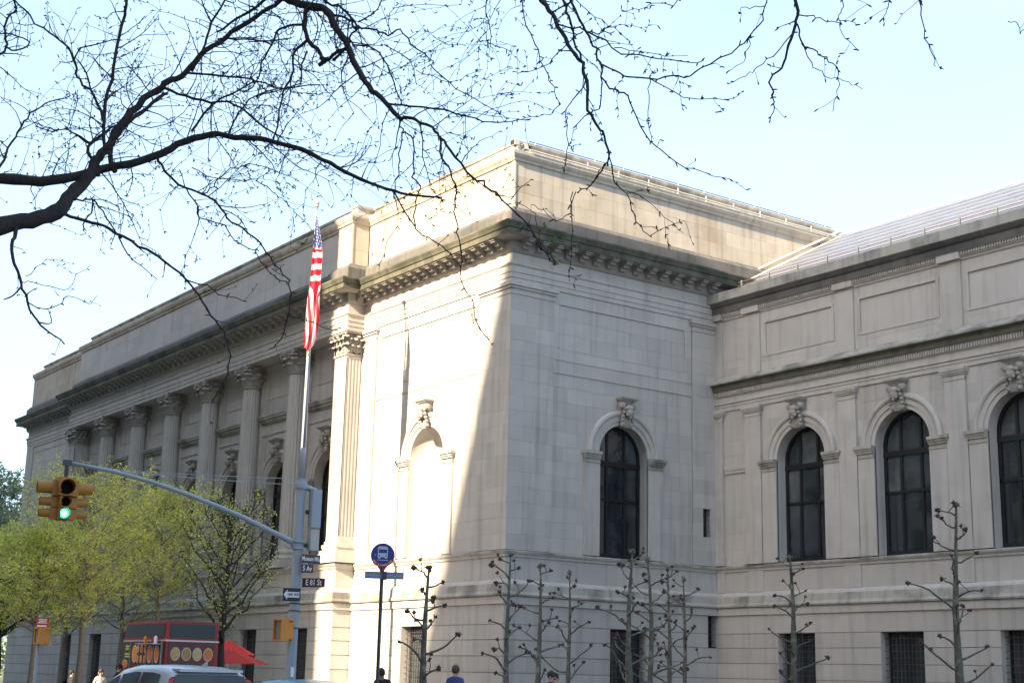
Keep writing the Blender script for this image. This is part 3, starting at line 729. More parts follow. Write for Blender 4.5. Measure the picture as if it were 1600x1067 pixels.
su = mth('MULTIPLY', U, 27.5); sv = mth('MULTIPLY', mth('SUBTRACT', V, .4615), 16.7)
par = mth('MODULO', mth('ADD', mth('FLOOR', su), mth('FLOOR', sv)), 2)
du = mth('SUBTRACT', mth('FRACT', su), .5); dv = mth('SUBTRACT', mth('FRACT', sv), .5)
dd = mth('ADD', mth('MULTIPLY', du, du), mth('MULTIPLY', dv, dv))
star = mth('MULTIPLY', mth('LESS_THAN', dd, .14), mth('LESS_THAN', par, .5))
m1 = N.new('ShaderNodeMix'); m1.data_type = 'RGBA'; L.new(stripe, m1.inputs[0]); m1.inputs[6].default_value = (.72, .70, .70, 1); m1.inputs[7].default_value = (.62, .012, .035, 1)
m2 = N.new('ShaderNodeMix'); m2.data_type = 'RGBA'; L.new(star, m2.inputs[0]); m2.inputs[6].default_value = (.03, .055, .24, 1); m2.inputs[7].default_value = (.75, .75, .78, 1)
m3 = N.new('ShaderNodeMix'); m3.data_type = 'RGBA'; L.new(cant, m3.inputs[0]); L.new(m1.outputs[2], m3.inputs[6]); L.new(m2.outputs[2], m3.inputs[7]); L.new(m3.outputs[2], b.inputs['Base Color'])
tr = N.new('ShaderNodeBsdfTranslucent'); L.new(m3.outputs[2], tr.inputs[0]); ms = N.new('ShaderNodeMixShader'); ms.inputs[0].default_value = .3
L.new(b.outputs[0], ms.inputs[1]); L.new(tr.outputs[0], ms.inputs[2]); L.new(ms.outputs[0], N['Material Output'].inputs[0])
# limp hanging cloth: bands of the upper part fold over, the fly hangs below in long folds
nu, nv = 60, 26; vs = []; uv = []
def prof_w(t):
    K = [(0, .05), (.08, .16), (.2, .34), (.3, .43), (.5, .50), (.75, .50), (.9, .42), (.97, .30), (1., .16)]
    for (a, wa), (b, wb) in zip(K[:-1], K[1:]):
        if a <= t <= b: return wa+(wb-wa)*(t-a)/(b-a)
    return .2
for i in range(nu+1):
    t = i/nu; w = prof_w(t); z = 19.12-5.45*t; xl = .02-.16*min(1, t*1.6)
    for j in range(nv+1):
        q = j/nv; amp = .07+.10*t
        x = xl+w*(q+.10*sin(q*9+t*5)*min(1, t*2)); y = -.13-amp*(.5+.5*sin(q*11+t*4.5+.6))*min(1, t*4+.2)-.05*sin(q*23+t*9)*t
        vs.append((x, y, z-.10*q*(1-t)+.12*sin(q*6+t*7)*t*(t > .9)))
        if t < .235: uv.append((.03+.36*t/.235, .47+.52*q))
        elif t < .50: uv.append((.6, .999-.462*(t-.235)/.265-.035*q))
        else: uv.append((.6, max(.01, min(.99, .537-.036-.30*(t-.5)+.46*(q-.45)*min(1, (t-.5)*9)))))
fs = [(i*(nv+1)+j, (i+1)*(nv+1)+j, (i+1)*(nv+1)+j+1, i*(nv+1)+j+1) for i in range(nu) for j in range(nv)]
me = bpy.data.meshes.new('american_flag'); me.from_pydata(vs, [], fs); me.materials.append(m)
ul = me.uv_layers.new(name='UVMap')
for lp in me.loops: ul.data[lp.index].uv = uv[lp.vertex_index]
me.polygons.foreach_set('use_smooth', [True]*len(me.polygons))
fl = link('american_flag', me, None, POLE, radians(54)); tag(fl, 'limp american flag with stars and red and white stripes hanging on the flagpole', 'flag')

# ------------------------------------------------------------------ lettering
def text(name, s, size, m, parent, loc, rot, align='CENTER', ext=.002, sx=1.):
    cu = bpy.data.curves.new(name, 'FONT'); cu.body = s; cu.size = size; cu.align_x = align; cu.align_y = 'CENTER'; cu.extrude = ext; cu.resolution_u = 2; cu.offset = size*.018
    tmp = bpy.data.objects.new('t', cu); COL.objects.link(tmp)
    me = bpy.data.meshes.new_from_object(tmp.evaluated_get(bpy.context.evaluated_depsgraph_get())); bpy.data.objects.remove(tmp)
    me.materials.clear(); me.materials.append(m)
    o = link(name, me, parent, loc); o.rotation_euler = rot; o.scale = (sx, 1, 1); return o
SIGNW = mat('sign_white', (.75, .76, .78), .5, .05); SIGNBR = mat('sign_brown', (.075, .03, .035), .5, .1); SIGNK = mat('sign_black', (.02, .02, .025), .5)
SIGNR = mat('sign_red', (.50, .03, .03), .5, .05); SIGNB = mat('sign_blue', (.02, .035, .25), .5, .05)
YEL = mat('signal_yellow_paint', (.40, .175, .02), .5, .15, 6); ORG = mat('pedestrian_signal_orange', (.62, .22, .025), .5, .12, 6)
# ------------------------------------------------------------------ traffic pole with mast arm
TP = Vector((11.22, -14.14, 0))
t = empty('traffic_signal_pole', TP, 'grey steel traffic pole with a long curved mast arm over the avenue', 'traffic pole')
mb = MB(); mb.lathe([(.26, 0), (.26, .35), (.17, .45), (.135, .5)], 8); mb.build('base', GREY, t)
mb = MB(); mb.tube([(0, 0, .4), (0, 0, 3), (0, 0, 6.15)], [.135, .125, .12], 8); mb.build('pole', GREY, t)
mb = MB(); mb.tube([(0, 0, 6.1), (0, 0, 6.7), (0, 0, 6.9)], [.075, .07, .05], 10); mb.tube([(0, .02, 6.85), (-.02, .05, 9.2)], [.035, .02], 8); mb.build('pole_extension', GREY, t, True)
arm = [(0, 0, 4.56), (0, -.18, 4.63), (0, -.78, 4.85), (0, -1.46, 5.1), (0, -2.12, 5.3), (0, -2.93, 5.52), (0, -3.75, 5.71), (0, -4.75, 5.87), (0, -5.75, 5.95)]
mb = MB(); mb.tube(arm, [.068, .066, .063, .06, .057, .053, .049, .044, .04], 10); mb.build('mast_arm', GREY, t, True)
mb = MB(); mb.box(-.16, .16, -.16, .16, 4.46, 4.50); mb.box(-.16, .16, -.16, .16, 4.62, 4.66); mb.tube([(0, .05, 4.4), (0, -.14, 4.6)], .09, 8); mb.build('arm_clamp', GREY, t)
mb = MB(); mb.tube([(0, 0, 6.0), (.05, .42, 5.86)], .07, 10); mb.lathe([(.16, 5.9), (.17, 6.0), (.14, 6.08)], 10); mb.build('stub_arm', GREY, t, True)
for k, dz in enumerate((.02, -.13)):
    mb = MB(); mb.tube([(0, -.05, 6.12+dz), (0, -2.4, 5.98+dz*.6), (0, -4.4, 5.9+dz*.2)], .010, 4); mb.build('stay_wire', GREY, t)
mb = MB(); mb.box(-.09, .12, -.12, .12, 0, .92); o = mb.build('equipment_box', GREY, t, loc=(.17, .31, 4.98))
mb = MB(); mb.box(-.09, .10, -.11, .11, 0, .5); mb.build('equipment_box', PLAIN, t, loc=(.17, .31, 4.44))
mb = MB(); mb.box(.06, .12, .12, .3, 4.5, 4.6); mb.box(.06, .12, .12, .3, 5.3, 5.4); mb.build('box_bracket', DKGREY, t)
mb = MB(); mb.add([(.13, -.07, 1.50), (.139, .01, 1.50), (.139, .01, 1.72), (.13, -.07, 1.72)], [(0, 1, 2, 3)]); mb.build('sticker', SIGNW, t)
for zz in (3.17, 3.30, 2.6, 3.0):
    mb = MB(); mb.lathe([(.14, zz), (.14, zz+.03)], 8); mb.build('band', DKGREY, t)
# hanging traffic signal cluster
ARMX = Vector((TP.x, -19.86, 0))
t = empty('traffic_signal', (ARMX.x, ARMX.y, 4.68), 'yellow four sided traffic signal hanging from the mast arm with green lit', 'traffic signal')
LENSK = mat('dark_signal_lens', (.006, .006, .007), .6, spec=.1); GREEN = mat('lit_green_lens', (.1, .8, .5), .3, emit=((.04, .85, .45), 1.0))
GLOWW = mat('lit_green_core', (.5, 1, .8), .3, emit=((.35, 1., .65), 1.1))
mb = MB(); mb.tube([(0, 0, .92), (0, 0, 1.22)], .05, 8); mb.box(-.05, .05, -.09, .09, 1.2, 1.32); mb.build('hanger', DKGREY, t)
mb = MB(); mb.box(-.17, .17, -.17, .17, .86, .93); mb.box(-.06, .06, -.06, .06, .0, .9); mb.build('bracket', YEL, t)
for k in range(4):
    a = k*pi/2+radians(-12); ca, sa = cos(a), sin(a)
    face = k == 0
    def T3(x, y, z): return (x*ca-y*sa, x*sa+y*ca, z)
    hb = MB()
    sec = [(.02, .25, .23), (.27, .50, .23), (.52, .86, .34)]
    for z0, z1, w in sec:
        m4 = MB(); m4.box(.06, .27, -w/2, w/2, z0, z1); hb.add([T3(*v) for v in m4.v], m4.f)
    hd = hb.build('signal_head', YEL, t)
    for i, (z0, z1, w) in enumerate(sec):
        zc = (z0+z1)/2; r = (.10, .10, .15)[i]
        vb = MB(); n = 16; vv = []
        for x, rr in ((.26, r+.01), (.26+(.24 if i < 2 else .32), r+.005)):
            for q in range(n+1):
                aa = -pi*.22+(pi*1.44)*q/n; vv.append(T3(x, rr*cos(aa), zc+rr*sin(aa)))
        vb.add(vv, [(q, q+1, n+1+q+1, n+1+q) for q in range(n)]); vb.build('visor', YEL, hd, True)
        db = MB(); c = T3(.275, 0, zc); db.disc(c, T3(0, 1, 0), (0, 0, 1), r*.97, 20)
        db.build('lens', (GREEN if i == 0 and face else LENSK), hd)
        if i == 0 and face:
            db = MB(); c = T3(.285, 0, zc); db.disc(c, T3(0, 1, 0), (0, 0, 1), r*.6, 20); db.build('lens_glow', GLOWW, hd)
# signs on the pole
def sign(name, loc, yaw, w, h, m, label, txt=None, tm=SIGNW, size=None, group=None, sx=.8, border=None):
    t = empty(name, loc, label, 'street sign', yaw, group)
    mb = MB(); mb.box(-.006, .006, -w/2, w/2, -h/2, h/2); mb.build('panel', m, t)
    if txt:
        text('lettering', txt, size or h*.75, tm, t, (.008, 0, 0), (pi/2, 0, pi/2), sx=sx)
        text('lettering', txt, size or h*.75, tm, t, (-.008, 0, 0), (pi/2, 0, -pi/2), sx=sx)
    return t
fc = math.atan2(CAM.y-TP.y, CAM.x-TP.x)
p = at(490, 910, 34.9); sign('street_name_sign', (p.x, p.y, p.z), fc-.35, .56, .21, SIGNBR, 'brown street sign reading E 81 St on the traffic pole', 'E 81 St', size=.19, sx=.74)
p = at(486, 873, 34.9); sign('street_name_sign', (p.x-.0, p.y, p.z), fc+.5, .50, .2, SIGNBR, 'upper brown street sign reading Museum Mile on the traffic pole', 'Museum Mile', size=.15, sx=.6)
p = at(480, 888, 34.8); sign('street_name_sign', (p.x, p.y, p.z), fc+.3, .29, .19, SIGNBR, 'small brown street sign reading 5 Av below Museum Mile sign', '5 Av', size=.17, sx=.7)
p = at(455.5, 928.5, 34.7); t = sign('one_way_sign', (p.x, p.y, p.z), fc+.1, .41, .30, SIGNK, 'black one way sign with a white left arrow on the traffic pole')
mb = MB(); 
mb.add([(.009, y, z) for y, z in ((-.185, 0), (-.10, -.115), (-.10, -.065), (.185, -.065), (.185, .065), (-.10, .065), (-.10, .115))], [(0, 1, 2, 3, 4, 5, 6)])
mb.build('arrow', SIGNW, t)
text('lettering', 'ONE  WAY', .095, SIGNK, t, (.012, .045, 0), (pi/2, 0, pi/2), sx=.6)
# pedestrian signals
def ped(loc, yaw, label, w=.34, h=.5):
    t = empty('pedestrian_signal', loc, label, 'pedestrian signal', yaw, 'orange pedestrian signal boxes')
    mb = MB(); mb.box(-.14, .12, -w/2, w/2, -h/2, h/2); mb.build('housing', ORG, t)
    mb = MB()
    mb.box(.12, .20, -w/2, -w/2+.035, -h/2, h/2); mb.box(.12, .20, w/2-.035, w/2, -h/2, h/2); mb.box(.12, .24, -w/2+.035, w/2-.035, h/2-.035, h/2); mb.box(.12, .2, -w/2+.035, w/2-.035, -h/2, -h/2+.035)
    mb.build('hood', ORG, t)
    mb = MB(); mb.box(.13, .15, -w/2+.036, w/2-.036, -h/2+.036, h/2-.036); mb.build('screen', mat('grey_signal_screen', (.19, .21, .20), .4), t)
    mb = MB(); mb.tube([(-.06, w/2-.05, h/2-.03), (-.06, w/2+.12, h/2-.03)], .028, 6); mb.tube([(-.06, w/2-.05, -h/2+.03), (-.06, w/2+.12, -h/2+.03)], .028, 6); mb.build('bracket', ORG, t)
    return t
p = at(444, 984, 34.7); ped((p.x, p.y, p.z), fc-.95, 'orange pedestrian signal box on the left side of the tall traffic pole')
# second, distant pole with red sign and pedestrian signal
p0 = at(60, 1000, 44)
t = empty('signal_post', (p0.x, p0.y, 0), 'thin grey post carrying a red sign at the far left', 'post')
mb = MB(); mb.tube([(0, 0, 0), (0, 0, 3.05)], .055, 8); mb.lathe([(.15, 0), (.15, .2), (.06, .3)], 8); mb.build('pole', GREY, t)
p = at(66.5, 993, 43.9); ped((p.x, p.y, p.z), fc-.9, 'orange pedestrian signal box on the thin post at far left', .27, .46)
p = at(66.5, 972, 43.85); t = sign('parking_sign', (p.x, p.y, p.z), fc+.1, .34, .27, SIGNR, 'small red and white regulation sign on top of the thin post', None)
mb = MB()
for k, (z, w) in enumerate(((.08, .24), (.035, .2), (-.01, .26))): mb.box(.007, .009, -w/2, w/2, z-.01, z+.012)
mb.box(.007, .009, -.14, .12, -.115, -.08); tag(mb.build('lettering', SIGNW, t), kind='stuff')
# ------------------------------------------------------------------ bus stop sign
bp_ = at(596, 1000, 32); h0 = at(598, 867, 32)
t = empty('bus_stop_sign', (h0.x, h0.y, 0), 'round blue bus stop sign with a bus symbol and red rim on a dark pole', 'bus stop sign', fc)
mb = MB(); mb.tube([(0, 0, 0), (0, 0, 3.9)], .04, 8); mb.lathe([(.12, 0), (.12, .12), (.045, .18)], 8); mb.build('pole', DKGREY, t)
def sd(x, y, z): return (x, y, z)
zc = h0.z; R0 = .262
mb = MB(); n = 40
out = [(R0*cos(2*pi*k/n), zc+R0*sin(2*pi*k/n)) for k in range(n)]
mb.add([(x, y, z) for x in (-.012, .012) for y, z in out], [tuple(range(n-1, -1, -1)), tuple(range(n, 2*n))]+[(k, (k+1) % n, n+(k+1) % n, n+k) for k in range(n)])
mb.add([(x, y, z) for x in (-.010, .010) for y, z in ((-.12, zc-.215), (-.05, zc-.33), (-.05, zc-.47), (.05, zc-.47), (.05, zc-.33), (.12, zc-.215))], [(5, 4, 3, 2, 1, 0), (6, 7, 8, 9, 10, 11)]+[(k, (k+1) % 6, 6+(k+1) % 6, 6+k) for k in range(6)])
head = mb.build('sign_head', SIGNR, t)
for s in (1, -1):
    mb = MB(); mb.add([(s*.016, .245*cos(a), zc+.012+.245*sin(a)) for a in [radians(-28)+radians(236)*k/30 for k in range(31)]]+[(s*.016, .20*cos(a), zc+.012+.20*sin(a)-.0) for a in [radians(208)+radians(124)*k/14 for k in range(15)]], [tuple(range(46))]); mb.build('blue_field', SIGNB, head)
    bw = MB(); e = s*.019
    def rect(y0, y1, z0, z1, b=bw, ee=e): b.add([(ee, y0, zc+z0), (ee, y1, zc+z0), (ee, y1, zc+z1), (ee, y0, zc+z1)], [(0, 1, 2, 3)])
    rect(-.11, .11, -.045, .045); rect(-.11, -.09, .045, .15); rect(.09, .11, .045, .15); rect(-.11, .11, .125, .17); rect(-.085, .085, .17, .19); rect(-.10, -.05, -.075, -.045); rect(.05, .1, -.075, -.045); rect(-.12, .12, -.115, -.1)
    bw.build('bus_symbol', mat('sign_symbol_white', (.5, .52, .6), .5), head)
    hl = MB()
    for yy in (-.075, .075): hl.disc((s*.022, yy, zc-.01), (0, 1, 0), (0, 0, 1), .014, 10)
    hl.build('bus_symbol_headlight', SIGNB, head)
    ws = MB(); ws.disc((s*.020, -s*.165, zc-.0), (0, 1, 0), (0, 0, 1), .022, 12); ws.build('wheelchair_symbol', mat('sign_pale_blue', (.15, .2, .45), .5), head)
    for k, ch in enumerate('NO STANDING'):
        if ch == ' ': continue
        a = radians(-90+(k-5)*11.2)*1
        o = text('lettering', ch, .05, SIGNW, head, (s*.0165, s*.222*cos(a), zc+.222*sin(a)), (pi/2, 0, s*pi/2)); o.rotation_euler = Euler((pi/2, 0, s*pi/2)); o.rotation_euler.rotate_axis('Z', radians((k-5)*11.2))
h1 = at(600.5, 899, 31.9)
t = empty('route_blade', (h1.x, h1.y, h1.z), 'narrow pale blue grey route panel just below the round bus sign', 'sign', fc)
mb = MB(); mb.box(-.008, .008, -.425, .425, -.07, .07); mb.build('panel', mat('blue_grey_panel', (.19, .24, .34), .5, .15, 4), t)
mb = MB(); mb.box(-.012, .012, -.425, -.0, .07, .082); mb.box(-.012, .012, 0, .425, .07, .082); mb.build('rim', SIGNR, t)
mb = MB(); mb.box(-.045, .045, -.05, .05, -.09, .09); mb.build('clamp', DKGREY, t)
mb = MB()
for k in range(11):
    if k != 5: mb.box(.009, .0105, -.40+k*.073, -.345+k*.073, -.018, .022)
tag(mb.build('lettering', mat('panel_lettering', (.3, .33, .4), .6), t), kind='stuff')

# ------------------------------------------------------------------ food cart
K = 45
c0 = at(262, 966, 45.); cx, cy = c0.x, c0.y
t = empty('food_cart', (cx-1.6, cy+.85, 0), 'red and black food cart covered with dish pictures under dark sign boards', 'food cart')
REDP = mat('cart_red_paint', (.27, .014, .014), .35, .12, 3); BLK = mat('cart_black_panel', (.025, .022, .022), .35, .2); STEEL = mat('brushed_steel', (.45, .45, .46), .35, .1, metal=.6)
BOARD = mat('dark_led_board', (.018, .026, .03), .3, .2)
X0, X1, Y0, Y1 = -1.75, 1.6, -.85, .85
mb = MB(); mb.box(X0, X1-.02, Y0+.02, Y1, .45, 2.42); mb.build('body', REDP, t)
mb = MB(); mb.box(X0, X1, Y0, Y1, .38, .45); mb.box(X0, X1+.02, Y0-.02, Y1, 2.42, 2.47); mb.build('trim_band', STEEL, t)
mb = MB(); mb.box(X0+.02, X1-.03, Y0+.03, Y1-.02, 2.47, 3.02); mb.build('sign_box', REDP, t)
mb = MB(); mb.box(X0+.12, X1-.18, Y0+.015, Y0+.03, 2.54, 2.95); mb.build('sign_board', BOARD, t)
mb = MB(); mb.box(X1-.031, X1-.012, Y0+.13, Y1-.13, 2.54, 2.95); mb.build('sign_board', BOARD, t)
mb = MB(); mb.box(X0+.6, X1-.12, Y0-.005, Y0+.02, 1.72, 2.4); mb.box(X0+.0, X0+.6, Y0-.008, Y0+.02, 1.0, 2.4); mb.build('menu_panel', BLK, t)
mb = MB(); mb.box(X1-.02, X1+.0, Y0+.1, Y1-.12, 1.74, 2.38); mb.build('menu_panel', mat('cart_maroon_panel', (.10, .02, .02), .4, .2), t)
mb = MB(); mb.box(X1-.02, X1+.05, Y0+.1, Y1-.1, 1.66, 1.72); mb.build('shelf', STEEL, t)
mb = MB(); mb.box(X0+1.7, X1-.3, Y0-.30, Y0, 2.33, 2.36); mb.build('awning_flap', STEEL, t)
mb = MB(); mb.box(X1-.28, X1-.22, Y0-.03, Y0-.005, 1.7, 2.4); mb.build('steel_post', STEEL, t)
foods = [(.62, .16, .03), (.5, .12, .03), (.65, .24, .03), (.5, .3, .10), (.4, .2, .06), (.55, .36, .16)]
FM = [mat('dish_picture', c, .5, .8, 14, col2=(.12, .14, .03), c2amt=.12, c2scale=9) for c in foods]; PL = mat('plate_picture', (.5, .42, .33), .5, .2)
def dish(c, u, v, r, n, r2=None, i=0):
    c = Vector(c); u = Vector(u); v = Vector(v)
    o = u.cross(v)*.006
    mb = MB(); mb.disc(c+o, u, v, r, 24, r2=r2); d = mb.build('plate_picture', PL, t)
    mb = MB(); mb.disc(c+o*2.2, u, v, r*.82, 24, r2=(r2 or r)*.82); mb.build('food_picture', FM[i % 6], d)
for i in range(4): dish((X1+.002, Y0+.32+i*.35, 2.06), (0, 1, 0), (0, 0, 1), .155, 1, .2, i+3 if i else 3)
for i, (x, r) in enumerate(((X1-.62, .20), (X1-1.15, .22), (X1-2.35, .22))): dish((x, Y0-.008, 2.05), (1, 0, 0), (0, 0, 1), r, 1, .27, i)
for i, (x, r) in enumerate(((X1-.62, .2), (X1-1.2, .2), (X1-2.35, .2))): dish((x, Y0+.015, 1.45), (1, 0, 0), (0, 0, 1), r, 1, .2, i+2)
dish((X1-.018, Y0+.42, 1.45), (0, 1, 0), (0, 0, 1), .30, 1, .24, 5); dish((X1-.018, Y0+1.12, 1.42), (0, 1, 0), (0, 0, 1), .2, 1, .2, 4)
for i in range(3): dish((X0+.25, Y0-.012, 1.75-.3*i), (1, 0, 0), (0, 0, 1), .24, 1, .13, 0)
for i in range(3):
    for j in range(2): dish((X1-1.55-.27*i, Y0-.010, 2.2-.3*j), (1, 0, 0), (0, 0, 1), .10, 1, .12, i+j)
for i in range(7): dish((X1-.25-.32*i, Y0+.014, 1.12), (1, 0, 0), (0, 0, 1), .13, 1, .1, i)
for i in range(4): dish((X1-.018, Y0+.25+i*.38, 1.02), (0, 1, 0), (0, 0, 1), .14, 1, .12, i+1)
for i, x in enumerate((X0+.62, X1-1.45, X1-2.05, X1-.9)):
    mb = MB(); mb.box(x-.015, x+.015, Y0-.016, Y0+.0, .5, 2.4); mb.build('steel_post', STEEL, t)
for i, x in enumerate((X1-.5, X1-.7, X1-1.3)):
    mb = MB(); mb.lathe([(.05, 0), (.06, .16), (.02, .22)], 8); mb.build('bottle', (SIGNW, REDP, ORG)[i], t, loc=(x, Y0-.12, 2.362))
mb = MB()
for z, w in ((2.28, .16), (2.20, .14), (2.05, .2), (1.97, .18)): mb.box(X0+.38-w, X0+.38+w, Y0-.014, Y0-.009, z-.025, z+.025)
tag(mb.build('lettering', mat('cart_yellow_lettering', (.55, .5, .05), .5), t), kind='stuff')
mb = MB(); mb.box(X1+.0, X1+.02, Y1-.3, Y1-.16, 1.35, 1.62); mb.build('notice', SIGNW, t)
for x in (X0+.5, X1-.6):
    for y in (Y0+.08, Y1-.08):
        mb = MB(); mb.tube([(x, y-.06, .3), (x, y+.06, .3)], .3, 16); mb.build('wheel', DKGREY, t)
def umbrella(p, r, label, group, rz=0, zt=2.6, droop=.5, cols=None):
    t = empty('umbrella', (p.x, p.y, 0), label, 'umbrella', rz, group)
    mb = MB(); mb.tube([(0, 0, 0), (0, 0, zt)], .025, 8); mb.lathe([(.25, 0), (.25, .08), (.04, .12)], 12); mb.build('pole', STEEL, t)
    mb = MB(); n = 8; vs = [(0, 0, zt)]
    for k in range(n): a = 2*pi*k/n; vs.append((r*cos(a), r*sin(a), zt-droop))
    for k in range(n): a = 2*pi*(k+.5)/n; vs.append((r*.9*cos(a), r*.9*sin(a), zt-droop-.02))
    mb.add(vs, [(0, 1+k, 9+k) for k in range(n)]+[(0, 9+k, 1+(k+1) % n) for k in range(n)])
    mb.build('canopy', cols or REDC, t)
    mb = MB()
    for k in range(n): a = 2*pi*k/n; mb.tube([(0, 0, zt-.03), (r*cos(a), r*sin(a), zt-droop-.03)], .012, 4)
    tag(mb.build('ribs', DKGREY, t), kind='stuff')
    return t
REDC = mat('red_canvas', (.45, .02, .018), .8, .15, 2, trans=.25)
umbrella(at(362, 1010, 49.), 1.25, 'red umbrella right behind the food cart with sloping canopy', 'red umbrellas by the food cart', .2, 2.3, .45)
umbrella(at(358, 1000, 51.5), .95, 'red umbrella partly hidden between food cart and dark tree', 'red umbrellas by the food cart', .5, 2.65, .5)

# ------------------------------------------------------------------ vehicles
TYRE = mat('tyre_rubber', (.02, .02, .02), .8); RIM = mat('alloy_rim', (.4, .4, .42), .35, metal=.6); TINT = mat('tinted_glass', (.012, .014, .016), .06, spec=.7)
TAIL = mat('tail_lamp_red', (.45, .01, .015), .25); CHROME = mat('chrome', (.6, .6, .62), .2, metal=.9)
def car(loc, rz, paint, L, H, Wd, kind, label, group=None):
    "car facing local -X; tail at +X"
    t = empty('parked_car', loc, label, 'car', rz, group); hw = Wd/2
    if kind == 'suv':
        prof = [(-.5, .62, .62), (-.47, .85, .8), (-.30, 1.0, .92), (-.26, 1.03, .93)]
        top = [(-.27, 1.02), (-.12, 1.42), (-.05, 1.53), (.1, 1.6), (.28, 1.595), (.40, 1.54), (.455, 1.47), (.50, 1.0)]
    else:
        top = [(-.24, .96), (-.10, 1.30), (.02, 1.42), (.15, 1.44), (.26, 1.37), (.40, 1.05), (.42, 1.02)]
    s = H/(1.6 if kind == 'suv' else 1.44); bl = (1.02 if kind == 'suv' else .96)*s
    # lower body, lofted
    st = [(-.5, .45, .35, .80), (-.48, .72, .3, .92), (-.40, .82, .25, .97), (-.27, .95, .22, 1.), (0, .99, .22, 1.), (.3, 1., .22, 1.), (.46, 1., .27, .97), (.5, .93, .38, .88)]
    mb = MB(); vs = []; k = 9
    for x, zt, zb, w in st:
        zt = zt*bl; X = x*L; w = w*hw
        vs += [(X, -w*.9, zb), (X, -w, zb+.15), (X, -w, (zb+zt)/2), (X, -w*.97, zt-.06), (X, 0, zt+.0), (X, w*.97, zt-.06), (X, w, (zb+zt)/2), (X, w, zb+.15), (X, w*.9, zb)]
    n = len(st); fs = [(i*k+j, i*k+(j+1) % k, (i+1)*k+(j+1) % k, (i+1)*k+j) for i in range(n-1) for j in range(k)]+[tuple(range(k)), tuple((n-1)*k+j for j in range(k))]
    mb.add(vs, fs); mb.build('body', paint, t, True)
    # greenhouse + roof
    def wz(z): return hw*(.96-.20*max(0, (z-bl)/(H-bl)))
    mb = MB(); vs = []; m = 7
    for x, z in top:
        z *= s; w = wz(z); zz = max(z, bl)
        vs += [(x*L, -hw*.95, bl-.06), (x*L, -w*1.0, bl+(zz-bl)*.86), (x*L, -w*.88, bl+(zz-bl)*.985), (x*L, 0, zz+.015), (x*L, w*.88, bl+(zz-bl)*.985), (x*L, w, bl+(zz-bl)*.86), (x*L, hw*.95, bl-.06)]
    n = len(top); fs = [(i*m+j, i*m+j+1, (i+1)*m+j+1, (i+1)*m+j) for i in range(n-1) for j in range(m-1)]+[tuple(range(m)), tuple((n-1)*m+j for j in range(m))]
    mb.add(vs, fs); mb.build('cabin', paint, t, True)
    # side windows
    def topz(x):
        for (a, za), (b, zb) in zip(top[:-1], top[1:]):
            if a <= x <= b: return (za+(zb-za)*(x-a)/(b-a))*s
        return bl
    spans = [(-.20, -.04), (-.02, .16), (.18, .36)] if kind == 'suv' else [(-.17, -.02), (0, .15), (.17, .28)]
    for a, b in spans:
        for sg in (-1, 1):
            mb = MB(); P = []
            for q in range(7):
                x = a+(b-a)*q/6; z = bl+(topz(x)-bl)*.80; P.append((x*L, sg*(hw*.95+(wz(topz(x))-hw*.95)*.93+.012), z))
            lo = [(b*L, sg*(hw*.955+.01), bl+.03), (a*L+.0, sg*(hw*.955+.01), bl+.03)]
            mb.add(P+lo, [tuple(range(9))]); mb.build('side_window', TINT, t)
    if kind == 'suv': rx = (.458, 1.44*s, .505, 1.03*s); fx = (-.262, 1.06*s, -.13, 1.40*s)
    else: rx = (.275, 1.35*s, .395, 1.08*s); fx = (-.225, 1.0*s, -.11, 1.28*s)
    for nm, (xa, za, xb, zb), sg in (('rear_window', rx, 1), ('windscreen', fx, -1)):
        mb = MB(); d = .02*sg
        wa, wb = wz(za)*.88, wz(zb)*.9
        mb.add([(xa*L+d, -wa, za+.01), (xa*L+d+.02*sg, 0, za+.02), (xa*L+d, wa, za+.01), (xb*L+d, wb, zb), (xb*L+d+.03*sg, 0, zb), (xb*L+d, -wb, zb)], [(0, 1, 4, 5), (1, 2, 3, 4)]); mb.build(nm, TINT, t)
    for sg in (-1, 1):
        mb = MB(); mb.box(.485*L, .505*L, sg*hw*.72-.1, sg*hw*.72+.1, .85*bl, bl+.0); mb.build('tail_lamp', TAIL, t)
        if kind == 'suv': mb = MB(); mb.add([(.468*L, sg*hw*.80, 1.42*s), (.468*L, sg*hw*.86, 1.38*s), (.505*L, sg*hw*.95, 1.0*s), (.508*L, sg*hw*.84, 1.0*s), (.462*L, sg*hw*.70, 1.42*s)], [(0, 1, 2, 3, 4)]); mb.build('tail_lamp', TAIL, t)
        mb = MB(); mb.box(-.502*L, -.48*L, sg*hw*.66-.14, sg*hw*.66+.14, .58, .72); mb.build('headlight', CHROME, t)
        mb = MB(); mb.ball((-.20*L, sg*(hw+.09), bl+.06), .1, 8, 6, (.6, 1, .75)); mb.build('wing_mirror', paint, t)
        for x in (-.31, .30):
            mb = MB(); mb.tube([(x*L, sg*(hw-.2), .34), (x*L, sg*(hw+.01), .34)], .34, 20); w_ = mb.build('wheel', TYRE, t)
            mb = MB(); mb.tube([(x*L, sg*(hw-.02), .34), (x*L, sg*(hw+.02), .34)], .22, 14); mb.build('rim', RIM, w_)
    mb = MB(); mb.box(.495*L, .515*L, -.26, .26, .62, .74); mb.build('number_plate', SIGNW, t)
    mb = MB(); mb.box(.44*L, .512*L, -hw*.9, hw*.9, .36, .56); mb.build('rear_bumper', paint, t)
    if kind == 'suv':
        mb = MB(); mb.add([(.38*L, -.03, 1.59*s), (.42*L, 0, 1.67*s), (.435*L, 0, 1.67*s), (.43*L, .0, 1.57*s), (.38*L, .03, 1.59*s)], [(0, 1, 2, 3), (4, 1, 2, 3)]); mb.build('roof_antenna', paint, t)
        mb = MB(); mb.box(.40*L, .475*L, -hw*.66, hw*.66, 1.50*s, 1.545*s); mb.build('roof_spoiler', paint, t)
    return t
